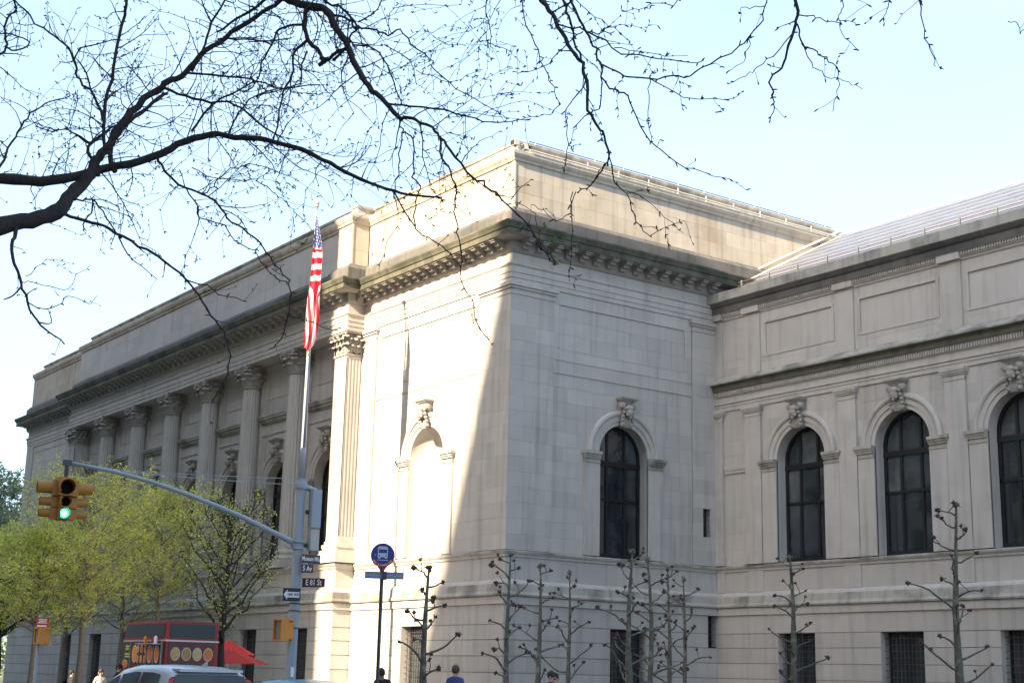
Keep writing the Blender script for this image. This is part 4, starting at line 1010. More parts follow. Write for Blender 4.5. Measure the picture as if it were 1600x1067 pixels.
WPAINT = mat('silver_white_car_paint', (.50, .53, .58), .22, .03, spec=.7); TPAINT = mat('teal_car_paint', (.02, .20, .27), .25, .05, spec=.7)
car((15.3, -19.0, -.12), 0, WPAINT, 4.7, 1.80, 1.86, 'suv', 'silver white suv seen from behind in the lane below the food cart')
car((14.3, -15.75, -.12), 0, TPAINT, 4.6, 1.575, 1.8, 'sedan', 'teal car at the kerb beside the bus stop pole')

# ------------------------------------------------------------------ pollarded plane trees
PBARK = mat('plane_tree_bark', (.095, .088, .068), .9, .4, 9, .6, 30, col2=(.19, .185, .145), c2amt=.35, c2scale=5)
KNOB = mat('dark_pollard_knob', (.07, .045, .04), .95, .4, 15, .6, 40)
def knob(mb, c, r):
    for q in range(7):
        d = Vector((random.gauss(0, 1), random.gauss(0, 1), random.gauss(.3, .8))).normalized()
        mb.ball(Vector(c)+d*r*.55, r*random.uniform(.35, .6), 5, 4)
    for q in range(5):
        d = Vector((random.gauss(0, 1), random.gauss(0, 1), random.gauss(.6, .6))).normalized()
        mb.tube([Vector(c), Vector(c)+d*r*1.6], [r*.2, r*.06], 4)
def pollard(px, py, d, r0, narm, label, first=1.9, spread=1.0):
    p = at(px, py, d); H = p.z
    t = empty('pollarded_tree', (p.x, p.y, 0), label, 'tree', 0, 'pollarded trees in front of the museum')
    pts = []; n = 12; wx, wy = random.uniform(-.16, .16), random.uniform(-.16, .16)
    for i in range(n+1):
        q = i/n; pts.append((wx*sin(q*4)*q+random.uniform(-.012, .012), wy*sin(q*3.1)*q, H*q))
    pts = [(x, y, z) for x, y, z in pts]; rad = [r0*(1-.78*(i/n)**1.15)*(1+random.uniform(-.12, .14)) for i in range(n+1)]
    mb = MB(); mb.tube(pts, rad, 9); knob(mb, pts[-1], .10); mb.build('trunk', PBARK, t, True)
    a = random.uniform(0, 6)
    for k in range(narm):
        q = k/(narm-1); z = first+(H-.25-first)*q; i = min(n-1, int(z/H*n)); b = Vector(pts[i]).lerp(Vector(pts[i+1]), z/H*n-i)
        a += 2.4+random.uniform(-.35, .35); L_ = (1.22-.70*q)*random.uniform(.5, 1.12)*spread*.88
        ca, sa = cos(a), sin(a); ar = []; rr = []
        up = random.uniform(.25, .7); cv = random.uniform(-.6, 1.4); bz = random.uniform(-.3, .3)
        for j in range(8):
            u = j/7; ar.append(b+Vector((ca*L_*u-sa*bz*u*u+random.uniform(-.028, .028), sa*L_*u+ca*bz*u*u+random.uniform(-.028, .028), L_*(up*u**1.5+.16*sin(u*3.1)*cv+random.uniform(-.015, .015)))))
            rr.append(.026*(1.25-.6*u)*(1.1-.3*q))
        mb = MB(); mb.tube(ar, rr, 6); arm = mb.build('branch', PBARK, t, True)
        mb = MB(); knob(mb, ar[-1], random.uniform(.05, .085)); mb.build('knob', KNOB, arm, True)
        if random.random() < .6:
            m_ = ar[4]; e = m_+Vector((random.uniform(-.2, .2), random.uniform(-.2, .2), random.uniform(.12, .3)))
            mb = MB(); mb.tube([m_, m_.lerp(e, .6)+Vector((.03, 0, -.02)), e], [.014, .012, .011], 5); a2 = mb.build('branch', PBARK, t)
            mb = MB(); knob(mb, e, .055); mb.build('knob', KNOB, a2, True)
for a in ((1488, 790, 38, .125, 15, 'largest pollarded tree at the right, before the two widest wing windows', 1.7, 1.25),
          (1235, 872, 46, .14, 17, 'pollarded tree standing alone before the first wing window', 1.5, .95),
          (985, 862, 41, .12, 14, 'thickest tree of the close group, before the side arched window', 1.5, 1.15),
          (1014, 875, 44.5, .11, 14, 'second pollarded tree from left in the close group of four', 1.5, 1.0),
          (1045, 890, 48, .095, 13, 'third pollarded tree from left in the close group of four', 1.5, 1.0),
          (1069, 905, 51.5, .095, 12, 'rightmost pollarded tree of the close group of four', 1.5, 1.0),
          (796, 866, 42, .105, 15, 'pollarded tree standing right in front of the building corner', 1.5, 1.0),
          (843, 885, 46, .105, 12, 'middle one of three pollarded trees right of the corner', 1.5, 1.0),
          (889, 896, 50, .095, 12, 'pollarded tree with pale trunk, third right from the corner', 1.5, 1.0),
          (668, 888, 36, .115, 13, 'pollarded tree left of the corner by the bus stop sign', 1.5, .85)):
    pollard(*a)
# shrubs
LEAFD = mat('dark_shrub_leaf', (.05, .085, .03), .7, .4, 8, trans=.2); STEM = mat('shrub_stem', (.09, .065, .045), .9)
def leafball(mb, c, r, n, s, flat=1.):
    for i in range(n):
        d = Vector((random.gauss(0, 1), random.gauss(0, 1), random.gauss(0, 1))).normalized()*r*random.uniform(.35, 1.); d.z *= flat
        p = Vector(c)+d; a = Vector((random.gauss(0, 1), random.gauss(0, 1), random.gauss(0, 1))).normalized(); b = a.orthogonal().normalized()
        mb.add([p-a*s, p+b*s*.5, p+a*s, p-b*s*.5], [(0, 1, 2, 3)])
for i, (x, y, r, lb) in enumerate(((4.0, 8.8, .8, 'green shrub in the corner where side wall meets the wing'), (6.6, 9.0, .62, 'low green shrub under the wing just right of the corner shrub'), (-3.2, -1.0, .5, 'low shrub at the foot of the sunlit pavilion front'), (-8.6, -1.1, .55, 'low shrub at the pavilion foot beside the pier'))):
    t = empty('shrub', (x, y, 0), lb, 'shrub', 0, 'shrubs at the museum wall')
    mb = MB()
    for q in range(9): leafball(mb, (random.uniform(-.5, .5)*r, random.uniform(-.5, .5)*r, r*random.uniform(.5, 1.25)), r*.6, 160, .045)
    tag(mb.build('foliage', LEAFD, t), kind='stuff')
    mb = MB()
    for q in range(6): mb.tube([(0, 0, 0), (random.uniform(-.4, .4)*r, random.uniform(-.4, .4)*r, r)], [.02, .008], 4)
    tag(mb.build('stems', STEM, t), kind='stuff')

# ------------------------------------------------------------------ young leafing street trees
LEAFY = mat('young_yellow_green_leaf', (.80, .80, .20), .6, .35, 4, trans=.5, isl=.35)
LEAFG = mat('mid_green_leaf', (.58, .66, .15), .6, .4, 4, trans=.45, isl=.35)
LEAFB = mat('far_dull_green_leaf', (.24, .29, .17), .7, .4, 3, trans=.3, isl=.3)
TWIGL = mat('young_twig', (.34, .27, .17), .9, .3, 12)
BARK = mat('brown_grey_bark', (.24, .20, .15), .9, .35, 12, .5, 40); BARKD = mat('dark_bark', (.045, .038, .032), .95, .3, 12, .5, 40)
def leafy(p, H, R, z0, label, leafm, bark, nleaf, r0=.13, ls=.055, seed=1, lean=0., leafm2=None, upr=1.):
    random.seed(seed)
    t = empty('leafing_tree', (p.x, p.y, 0), label, 'tree', 0, 'young street trees coming into leaf')
    mb = MB(); pts = [(0, 0, 0)]; 
    for i in range(1, 9): pts.append((random.uniform(-.06, .06)*i*.4+lean*i/8, random.uniform(-.05, .05)*i*.4, H*.92*i/8))
    mb.tube(pts, [r0*(1-.11*i) for i in range(9)], 9); mb.build('trunk', bark, t, True)
    tips = []; nb = 26
    tw = MB()
    for k in range(nb):
        q = (k+.5)/nb; z = z0+(H*.88-z0)*q**1.05; i = min(7, int(z/(H*.92)*8)); b = Vector(pts[i]).lerp(Vector(pts[i+1]), z/(H*.92)*8-i)
        a = k*2.4+random.uniform(-.4, .4); rr = R*(sin(pi*min(.98, .22+.78*q))**.6)*random.uniform(.75, 1.1)
        L_ = rr; P = [b]
        for j in range(1, 7):
            u = j/6; P.append(b+Vector((cos(a)*L_*u, sin(a)*L_*u, L_*.62*upr*u**1.2))+Vector([random.uniform(-.07, .07) for _ in range(3)]))
        mb = MB(); mb.tube(P, [max(.012, r0*.34*(1-.15*j)*(1.1-.5*q)) for j in range(7)], 5); mb.build('branch', bark, t)
        for j in range(2, 7):
            for m_ in range(3):
                d = Vector((random.gauss(0, 1), random.gauss(0, 1), random.gauss(.5, .7))).normalized(); l = R*random.uniform(.18, .42)
                e = P[j]+d*l; mid = P[j].lerp(e, .5)+Vector([random.uniform(-.05, .05) for _ in range(3)])
                tw.tube([P[j], mid, e], [.012, .009, .005], 3, False)
                for _ in range(3):
                    f = e.lerp(P[j], random.random()*.7); g_ = f+Vector((random.gauss(0, 1), random.gauss(0, 1), random.gauss(.4, .8))).normalized()*R*random.uniform(.08, .2)
                    tw.tube([f, g_], [.007, .004], 3, False); tips.append((f, g_))
    tag(tw.build('twigs', TWIGL if bark is BARK else bark, t), kind='stuff')
    for mm, frac in ((leafm, .7 if leafm2 else 1), (leafm2, .3)):
        if not mm: continue
        lf = MB()
        for _ in range(int(nleaf*frac)):
            f, g_ = random.choice(tips); c = f.lerp(g_, random.random()*1.15)+Vector([random.gauss(0, .07) for _ in range(3)])
            a = Vector((random.gauss(0, 1), random.gauss(0, 1), random.gauss(0, 1))).normalized(); b = a.orthogonal().normalized(); s = ls*random.uniform(.6, 1.3)
            lf.add([c-a*s, c+b*s*.55, c+a*s, c-b*s*.55], [(0, 1, 2, 3)])
        tag(lf.build('crown', mm, t), kind='stuff')
    return t
leafy(at(153, 722, 64), at(153, 722, 64)  .z, 3.3, 3.4, 'tallest yellow green street tree, its pale trunk left of the food cart', LEAFY, BARK, 12000, .17, .052, 3, leafm2=LEAFG)
leafy(at(262, 748, 68), at(262, 748, 68).z, 3.1, 4.2, 'yellow green tree rising right behind the food cart', LEAFY, BARK, 12000, .15, .055, 5, leafm2=LEAFG)
leafy(at(364, 765, 46.8), at(364, 765, 46.8).z, 1.6, 2.3, 'sparse dark branched tree right of the food cart', LEAFG, BARKD, 2400, .15, .034, 8, upr=1.9)
leafy(at(72, 815, 64), at(72, 815, 64).z, 2.9, 2.6, 'yellow green tree behind the thin post with the red sign', LEAFY, BARK, 13000, .17, .06, 11, leafm2=LEAFG)
leafy(at(14, 835, 72), at(14, 835, 72).z, 3.2, 2.6, 'leftmost yellow green tree with a thick dark trunk', LEAFY, BARKD, 12000, .26, .06, 13)
leafy(at(205, 800, 74), at(205, 800, 74).z, 3.0, 3.0, 'green tree in the gap behind the tallest street tree', LEAFG, BARK, 4500, .14, .055, 17, leafm2=LEAFY)
leafy(at(118, 800, 78), at(118, 800, 78).z, 3.0, 2.8, 'green tree behind, between the tallest tree and the post tree', LEAFG, BARK, 4500, .14, .055, 19, leafm2=LEAFY)
leafy(at(10, 735, 125), at(10, 735, 125).z, 6.5, 3., 'dull green park tree beyond the far left end of the museum', LEAFB, BARKD, 13000, .3, .13, 23)
leafy(at(-25, 790, 118), at(-25, 790, 118).z, 6., 2., 'lower park tree beyond the museum at the very left edge', LEAFB, BARKD, 13000, .3, .13, 29)
random.seed(31)
mb = MB()
for q in range(150):
    c = (random.uniform(-190, -88), random.uniform(-14, 40), 0); r_ = random.uniform(1.5, 3.2); leafball(mb, (c[0], c[1], random.uniform(.5, 1)*r_*1.3), r_, 110, .26)
tag(mb.build('park_woodland', LEAFB), 'dull green mass of park trees and bushes far beyond the museum', 'woodland', kind='stuff')
random.seed(99)

# ------------------------------------------------------------------ people
SKIN = mat('skin', (.42, .25, .18), .6, .08, 8)
def person(loc, rz, label, shirt, trousers, hair, pose='stand', h=1.72, hairlen=0.):
    t = empty('person', loc, label, 'person', rz)
    s = h/1.72
    J = {'pel': (0, 0, .95), 'spine': (.0, 0, 1.15), 'chest': (.0, 0, 1.36), 'neck': (.01, 0, 1.50), 'head': (.03, 0, 1.60), 'crown': (.03, 0, 1.66)}
    lean = .42 if pose == 'bend' else 0
    def B(x, y, z):
        if lean and z > .9: zz = z-.9; return (x*cos(lean)+zz*sin(lean)-0, y, .9+zz*cos(lean)-x*sin(lean))
        return (x, y, z)
    V = []; E = []; Rr = []
    def v(x, y, z, r, par=None, r2=None):
        V.append(tuple(q*s for q in B(x, y, z))); Rr.append((r*s, (r2 or r)*s)); i = len(V)-1
        if par is not None: E.append((par, i))
        return i
    pel = v(0, 0, .94, .13, None, .155); sp = v(0, 0, 1.12, .115, pel, .14); ch = v(0, 0, 1.33, .125, sp, .17); nk = v(0, 0, 1.47, .058, ch); 
    hd0 = v(.015, 0, 1.54, .07, nk); hd1 = v(.025, 0, 1.61, .085, hd0); hd2 = v(.02, 0, 1.66, .075, hd1)
    step = .16 if pose != 'stand' else .08
    for sg in (-1, 1):
        hip = v(0, sg*.09, .90, .095, pel); kn = v(sg*step*.6+.03, sg*.10, .50, .06, hip); an = v(sg*step, sg*.10, .09, .04, kn); v(sg*step+.15, sg*.11, .035, .035, an)
        sh = v(0, sg*.17, 1.40, .065, ch)
        if pose == 'bend': el = v(.16, sg*.24, 1.20, .045, sh); wr = v(.38, sg*.2, 1.12, .033, el)
        else: el = v(-.03+sg*.06, sg*.23, 1.12, .045, sh); wr = v(.06+sg*.10, sg*.235, .88, .032, el)
        hx = V[wr]; d = (Vector(V[wr])-Vector(V[el])).normalized(); pm = len(V); V.append(tuple(Vector(hx)+d*.07)); Rr.append((.03, .018)); E.append((wr, pm))
        for f in range(4):
            b0 = len(V); off = Vector((0.012*(f-1.5)*1.6, 0, 0)); V.append(tuple(Vector(hx)+d*.11+off)); Rr.append((.009, .009)); E.append((pm, b0)); V.append(tuple(Vector(hx)+d*(.165-.01*abs(f-1.2))+off+Vector((.01, -sg*.008, 0)))); Rr.append((.008, .008)); E.append((b0, b0+1))
        b0 = len(V); V.append(tuple(Vector(hx)+d*.05+Vector((.035, 0, 0)))); Rr.append((.011, .011)); E.append((wr, b0)); V.append(tuple(Vector(hx)+d*.09+Vector((.05, 0, 0)))); Rr.append((.009, .009)); E.append((b0, b0+1))
    me = bpy.data.meshes.new('body'); me.from_pydata(V, E, []); o = bpy.data.objects.new('tmp', me); COL.objects.link(o)
    mo = o.modifiers.new('s', 'SKIN'); 
    for i, r in enumerate(Rr): me.skin_vertices[0].data[i].radius = r
    me.skin_vertices[0].data[0].use_root = True
    o.modifiers.new('u', 'SUBSURF').levels = 1; o.modifiers['u'].render_levels = 1
    bm = bpy.data.meshes.new_from_object(o.evaluated_get(bpy.context.evaluated_depsgraph_get())); bpy.data.objects.remove(o)
    bm.materials.clear()
    for m_ in (SKIN, shirt, trousers): bm.materials.append(m_)
    for p in bm.polygons:
        c = p.center; zz = c.z/s
        if lean and zz > .9: zz = .9+sqrt((c.z/s-.9)**2+(c.x/s)**2)*.98
        ay = abs(c.y)/s
        hand = (ay > .16 and ((pose != 'bend' and c.z/s < .9) or (pose == 'bend' and c.x/s > .62)))
        p.material_index = 0 if (zz > 1.475 or hand) else (1 if zz > .93 or ay > .19 else 2)
        p.use_smooth = True
    body = link('body', bm, t)
    hm = MB(); c = B(.005, 0, 1.645); hm.ball(tuple(q*s for q in c), .103*s, 14, 10, (1.02, .9, 1.08))
    if hairlen: c2 = B(-.05, 0, 1.53); hm.ball(tuple(q*s for q in c2), .09*s, 10, 8, (.8, 1., 1.2))
    hm.build('hair', hair, t, True)
    fm = MB(); c = Vector(B(.105, 0, 1.585))*s; fm.ball(c, .018, 6, 5, (1, .8, 1.4)); fm.build('nose', SKIN, t, True)
    for sg in (-1, 1):
        fm = MB(); fm.ball(Vector(B(.095, sg*.032, 1.612))*s, .012, 6, 5); fm.build('eye', DARK, t, True)
        fm = MB(); fm.ball(Vector(B(.01, sg*.093, 1.59))*s, .026, 6, 5, (.8, .4, 1.2)); fm.build('ear', SKIN, t, True)
    fm = MB(); fm.ball(Vector(B(.092, 0, 1.552))*s, .02, 6, 4, (.5, 1.3, .35)); fm.build('mouth', mat('lips', (.3, .1, .09), .6), t, True)
    return t
def cloth(n, c): return mat(n, c, .85, .15, 10)
BLU = cloth('blue_cloth', (.04, .06, .20)); NAV = cloth('navy_cloth', (.02, .025, .055)); BLKC = cloth('black_cloth', (.02, .02, .022)); WHC = cloth('white_cloth', (.5, .5, .44)); JEA = cloth('denim', (.06, .09, .17)); ORC = cloth('orange_cloth', (.55, .2, .02)); KH = cloth('khaki', (.25, .2, .14))
HB = mat('dark_hair', (.02, .014, .012), .7); HBR = mat('brown_hair', (.07, .04, .03), .7)
def gp(x, y, d, h): p = at(x, y, d); return (p.x, p.y, 0), p.z
for (x, y, d, rz, label, sh, tr_, ha, pose, hl) in (
    (712, 1040, 37, 2.2, 'person in a blue top walking away before the sunny wall', BLU, JEA, HBR, 'stand', 0),
    (861, 1049, 38, .6, 'person in dark navy jacket between two pollarded trees', NAV, BLKC, HB, 'stand', 0),
    (867, 1052, 39.5, 1.2, 'person in orange top half hidden behind the navy jacket', ORC, KH, HB, 'stand', 0),
    (158, 1045, 50, .2, 'person in white top under the tallest street tree', WHC, JEA, HB, 'stand', 1),
    (112, 1049, 53, 1.7, 'person in black between the two left tree trunks', BLKC, BLKC, HB, 'stand', 0),
    (186, 1037, 48, .9, 'person in black standing at the end of the food cart', BLKC, BLKC, HB, 'stand', 0),
    (603, 1047, 37, -.9, 'dark clothed person bending forward beside the teal car', BLKC, BLKC, HB, 'bend', 0)):
    loc, top = gp(x, y, d, 0); person(loc, rz, label, sh, tr_, ha, pose, max(1.5, min(1.9, top*(1.06 if pose == 'bend' else 1))), hl)

# ------------------------------------------------------------------ the bare tree overhead
random.seed(4)
TB = mat('black_bark', (.05, .04, .04), .95, .45, 14, .6, 40); TW = mat('twig_bark', (.075, .058, .055), .9, .2, 8)  # very dark bark tone for the trunk and thicker limbs
BUDG = mat('opening_bud_green', (.14, .22, .05), .7, .3, 10, trans=.3)
def dep(x, y): return 8.6+.9*sin(x/310+.6)+.8*cos(y/210+x/500)-.0006*(x-400)
def tp(x, y, o=0): 
    d = dep(x, y)+o; r = ray(x, y); return CAM+r*(d/r.length)
base = at(-900, 1000, 9.5)
TREE = empty('bare_tree', (base.x, base.y, 0), 'big leafless tree whose dark limbs and budding twigs hang across the sky', 'tree')
def build_world(mb, name, m, parent, smooth=False):
    o = mb.build(name, m, None, smooth); o.parent = TREE if parent is None else parent
    off = Vector((base.x, base.y, 0))
    o.data.transform(Matrix.Translation(-off)); return o
LIMBS = [
 # (points px, width start, width end)
 ([(-300, 520), (-160, 420), (-60, 372), (0, 352), (50, 345), (88, 332), (106, 310), (126, 288), (142, 272), (152, 266)], 56, 26),
 ([(-300, 520), (-180, 360), (-60, 290), (0, 277), (63, 284), (114, 277), (152, 266), (202, 256), (253, 240), (291, 222), (329, 210), (367, 214), (400, 217), (451, 225), (501, 248), (542, 269), (577, 285), (615, 298), (653, 305), (690, 309)], 34, 4),
 ([(142, 270), (150, 250), (164, 233), (190, 197), (215, 165), (243, 142), (266, 126), (291, 114), (311, 89), (342, 66), (372, 46), (400, 27), (430, 8), (470, -30)], 24, 9),
 ([(180, 268), (172, 240), (182, 212), (215, 180), (250, 152), (262, 146)], 13, 8),
 ([(258, 138), (290, 150), (330, 158), (367, 165), (400, 190), (440, 215)], 8, 4),
 ([(300, 205), (330, 165), (375, 140), (400, 127)], 7, 4),
 ([(291, 114), (330, 118), (370, 122), (400, 127), (440, 137), (500, 133)], 7, 3),
 ([(340, 62), (380, 62), (420, 66), (455, 60)], 5, 3),
 ([(355, 215), (375, 175), (400, 150), (440, 137)], 5, 3),
 ([(300, 112), (320, 70), (330, 35), (352, 0), (360, -30)], 7, 5),
 ([(330, 35), (318, 10), (310, -20)], 5, 3),
 ([(164, 233), (162, 177), (175, 126), (182, 76), (195, 25), (197, 0), (200, -60)], 9, 7),
 ([(162, 200), (158, 175), (142, 142), (128, 132), (119, 115), (116, 94), (101, 68), (76, 53), (46, 25), (23, 0), (10, -30)], 8, 4),
 ([(142, 142), (135, 115), (122, 95)], 5, 4),
 ([(116, 94), (126, 76), (150, 68), (185, 62)], 5, 3),
 ([(162, 220), (140, 222), (120, 210), (100, 203), (75, 205), (55, 195)], 5, 2.5),
 ([(-40, 330), (0, 262), (10, 240), (22, 215), (38, 192), (56, 172), (80, 160), (110, 150)], 8, 3),
 ([(-40, 110), (0, 85), (10, 72), (8, 45), (12, 25), (24, 14), (20, -20)], 7, 5),
 ([(8, 72), (25, 80), (45, 68), (28, 56), (0, 53), (-30, 50)], 5, 3),
 ([(145, 255), (140, 230), (165, 205), (190, 195)], 9, 5),
 ([(140, 225), (110, 205), (88, 202), (60, 195), (48, 185)], 5, 2),
 # thick limb coming down from above
 ([(200, -120), (330, -70), (420, -20), (453, 0), (476, 10), (501, 13), (516, 25), (526, 46), (542, 66), (552, 96), (567, 121), (582, 142), (602, 159), (625, 185)], 28, 10),
 ([(615, 174), (625, 185), (648, 187), (673, 200), (688, 213), (704, 235), (729, 268), (754, 285), (774, 303), (800, 326), (825, 353), (845, 386), (868, 414)], 8.5, 2.2),
 ([(476, 10), (478, 15), (476, 33), (480, 63), (496, 78), (509, 94), (524, 84), (543, 78)], 13, 8),
 ([(509, 94), (498, 103)], 12, 9),
 ([(520, 95), (530, 86), (540, 74)], 8, 6),
 ([(480, 63), (459, 83), (457, 109), (448, 132), (440, 152), (435, 182), (430, 210), (415, 230)], 8, 3),
 ([(475, 38), (451, 42), (433, 51), (425, 71), (408, 101), (402, 128), (380, 145)], 8, 3),
 ([(425, 71), (410, 65), (390, 66)], 5, 3), ([(480, 80), (472, 100), (468, 130), (440, 140), (400, 152)], 5, 3),
 ([(450, -30), (400, 12), (370, 30), (340, 50)], 10, 5),
 ([(516, 25), (530, 25), (545, 32), (557, 43), (587, 48), (607, 54), (625, 46), (643, 68), (673, 91), (678, 109), (716, 139), (754, 162), (792, 185)], 7, 1.6),
 ([(480, -30), (510, 3), (535, 14), (557, 43), (545, 58), (552, 70), (575, 72), (600, 92), (612, 120), (622, 150), (628, 164)], 7, 3),
 ([(602, 159), (628, 164), (678, 170), (729, 180), (767, 191), (800, 190), (830, 186)], 6, 1.6),
 ([(625, 185), (624, 195), (630, 210), (625, 240), (622, 270), (615, 298)], 4, 2.5),
 ([(630, 208), (645, 220), (645, 268), (652, 285), (656, 295), (648, 326), (650, 356), (668, 371), (691, 386), (709, 402), (719, 419), (721, 442), (737, 470), (749, 510), (765, 531)], 4, 2),
 ([(688, 213), (691, 248), (706, 268), (711, 300), (711, 323), (714, 354), (719, 376), (719, 422)], 5, 2.2),
 ([(615, 298), (620, 321), (623, 351), (605, 381), (592, 422)], 3, 1.4),
 ([(615, 298), (632, 330), (650, 356)], 4, 3),
 ([(774, 303), (795, 308), (813, 295), (830, 280)], 2.5, 1.2),
 # hanging from the lower limbs
 ([(30, 345), (23, 364), (19, 384), (23, 412), (33, 442), (43, 472), (58, 503), (76, 518), (101, 538)], 11, 3),
 ([(33, 448), (20, 462), (6, 468)], 5, 3), ([(43, 472), (70, 485), (95, 475), (108, 463), (140, 475), (152, 462)], 3, 1.3),
 ([(33, 440), (55, 442), (90, 450), (108, 450), (120, 430), (141, 414)], 2.5, 1.2),
 ([(58, 503), (80, 505), (76, 485)], 4, 2), ([(40, 432), (65, 412), (85, 405), (113, 412)], 2.2, 1),
 ([(88, 335), (109, 338), (132, 346), (162, 354), (192, 371), (228, 389), (258, 409), (291, 437), (309, 462), (329, 493), (349, 518), (357, 540), (357, 585), (340, 612), (331, 626)], 9, 2.5),
 ([(291, 437), (320, 445), (342, 457), (380, 470)], 4, 1.8), ([(185, 370), (200, 395), (220, 415), (245, 436)], 4, 1.8),
 ([(114, 310), (128, 312), (145, 312), (160, 330), (175, 355), (190, 372)], 6, 2.6), ([(145, 312), (143, 330), (133, 345), (130, 360)], 5, 3),
 ([(145, 312), (165, 313), (186, 325)], 3, 1.4),
 ([(247, 243), (258, 266), (291, 294), (316, 303), (342, 321), (354, 341), (380, 356), (400, 374), (415, 394), (438, 422), (453, 445), (451, 485), (438, 531), (420, 545)], 7, 2.2),
 ([(291, 294), (308, 323), (313, 340), (350, 352), (365, 375), (400, 395), (420, 425), (448, 440)], 4, 2), ([(308, 323), (308, 350), (290, 400), (286, 430)], 3, 1.3),
 ([(451, 492), (480, 500), (512, 514), (530, 512)], 3, 1.3),
 ([(316, 303), (335, 290), (345, 275), (370, 262), (400, 258), (450, 275)], 4, 2), ([(300, 262), (340, 280), (400, 278), (430, 268)], 3, 1.6),
 ([(400, 282), (425, 300), (440, 310), (458, 330), (453, 385)], 2.8, 1.2), ([(458, 330), (480, 350), (495, 372)], 2, 1),
 # right part: limbs dropping from above the frame
 ([(200, -120), (420, -170), (640, -150), (760, -90), (830, -40), (846, 0), (863, 20), (876, 51), (894, 78), (909, 101), (916, 127), (918, 170), (932, 195), (944, 215), (952, 245), (939, 268), (924, 290), (904, 300)], 15, 2),
 ([(830, -60), (878, 0), (889, 25), (894, 53), (901, 76), (911, 101)], 6, 4),
 ([(850, -70), (894, 3), (911, 40), (924, 66), (932, 83), (939, 106), (939, 121), (962, 142), (980, 149), (995, 185), (1018, 223), (1035, 235), (1071, 261), (1104, 268), (1140, 280)], 6, 1.4),
 ([(863, 20), (880, 10), (895, 2)], 4, 3), ([(871, 38), (900, 43), (918, 50), (935, 52), (960, 50)], 4, 2),
 ([(918, 50), (940, 60), (952, 71), (972, 83), (1015, 90), (1060, 96), (1091, 99), (1100, 92)], 4, 1.5),
 ([(960, 75), (1000, 82), (1040, 88), (1075, 87)], 2, 1.1),
 ([(937, 100), (960, 112), (982, 121), (1015, 123), (1050, 118), (1078, 121), (1109, 99), (1154, 73), (1174, 56), (1190, 30), (1197, 2), (1200, -40)], 3.6, 2.2),
 ([(1015, 123), (1053, 142), (1078, 152), (1134, 157), (1159, 144)], 2.4, 1.1), ([(1015, 122), (1013, 150), (1014, 185), (1018, 223)], 2, 1.5),
 ([(939, 121), (939, 150), (937, 170), (920, 178), (902, 195), (895, 210)], 3, 1.8),
 ([(918, 115), (905, 145), (890, 162), (884, 175), (888, 210), (885, 250), (880, 268)], 3, 1.4),
 ([(820, -40), (816, 0), (825, 40), (840, 80), (855, 118), (868, 145), (876, 163)], 3.4, 1.6), ([(876, 163), (860, 178), (830, 185), (800, 190)], 2, 1.2),
 ([(911, 50), (895, 60), (870, 85), (850, 105), (815, 113), (805, 112)], 3, 1.4),
 ([(952, 245), (959, 270), (962, 288), (980, 303), (990, 336), (1003, 356), (1015, 369)], 3, 1.6), ([(1015, 369), (1040, 355), (1070, 345)], 1.6, 1),
 ([(980, 300), (1010, 310), (1040, 340), (1068, 364)], 1.8, 1), ([(900, 300), (890, 330), (872, 345), (850, 330), (830, 320)], 2.2, 1.2), ([(895, 300), (893, 340), (893, 400), (890, 440)], 2, 1.1),
 ([(845, 386), (838, 350), (832, 330), (800, 318)], 2, 1.2), ([(845, 380), (865, 405), (868, 414)], 3, 2),
 ([(924, 66), (950, 45), (975, 40), (1010, 48)], 1.8, 1), ([(900, 0), (930, 25), (960, 45), (985, 65)], 2, 1.2),
 ([(830, -60), (980, -120), (1130, -90), (1225, -40), (1243, 0), (1247, 25), (1240, 51), (1230, 81), (1220, 106), (1205, 127), (1208, 152), (1210, 168), (1203, 188)], 9, 1.6),
 ([(1247, 24), (1265, 25), (1283, 30), (1311, 34), (1325, 35), (1337, 39)], 2.4, 1.2), ([(1246, 38), (1252, 66), (1273, 76), (1284, 88), (1296, 97), (1311, 104), (1309, 124), (1307, 152), (1301, 175)], 3.2, 1.3),
 ([(1252, 68), (1266, 100), (1285, 112), (1297, 123), (1309, 123), (1333, 133), (1348, 138)], 2, 1.1), ([(1240, 51), (1220, 75), (1200, 94), (1180, 110), (1165, 117), (1140, 131)], 2.4, 1.2),
 ([(1225, -40), (1300, -70), (1317, 0), (1314, 20), (1310, 34), (1322, 60), (1340, 78)], 2.6, 1.1), ([(1300, -70), (1400, -70), (1436, 0), (1442, 33), (1450, 71), (1462, 91), (1462, 104)], 3, 1.4),
 ([(1385, -70), (1388, 0), (1382, 20), (1382, 38)], 2, 1.2), ([(1400, -70), (1560, -60), (1640, 0), (1600, 50), (1590, 38), (1577, 34)], 2.6, 1.2),
 ([(1080, -110), (1060, 0), (1030, 6), (1000, 14), (970, 15)], 2.4, 1.1), ([(1174, 56), (1172, 75), (1160, 100), (1140, 110)], 2, 1.1), ([(1195, 10), (1175, 12), (1158, 13), (1157, 30)], 2, 1),
 ([(770, -80), (760, -2), (762, 30), (768, 68), (785, 74), (800, 82)], 3.4, 1.3), ([(760, 32), (745, 30), (728, 45), (707, 74), (670, 50)], 1.8, 1),
 ([(650, 110), (690, 125), (720, 124), (745, 112), (755, 110)], 2, 1.2), ([(600, 70), (640, 95), (650, 130)], 3, 1.6), ([(560, 35), (590, 15), (600, -20)], 4, 3), ([(607, 54), (610, 20), (640, 8), (720, 8)], 2.4, 1.2),
]
TUBES = []
TWG = MB(); BUD = MB(); GRN = MB()
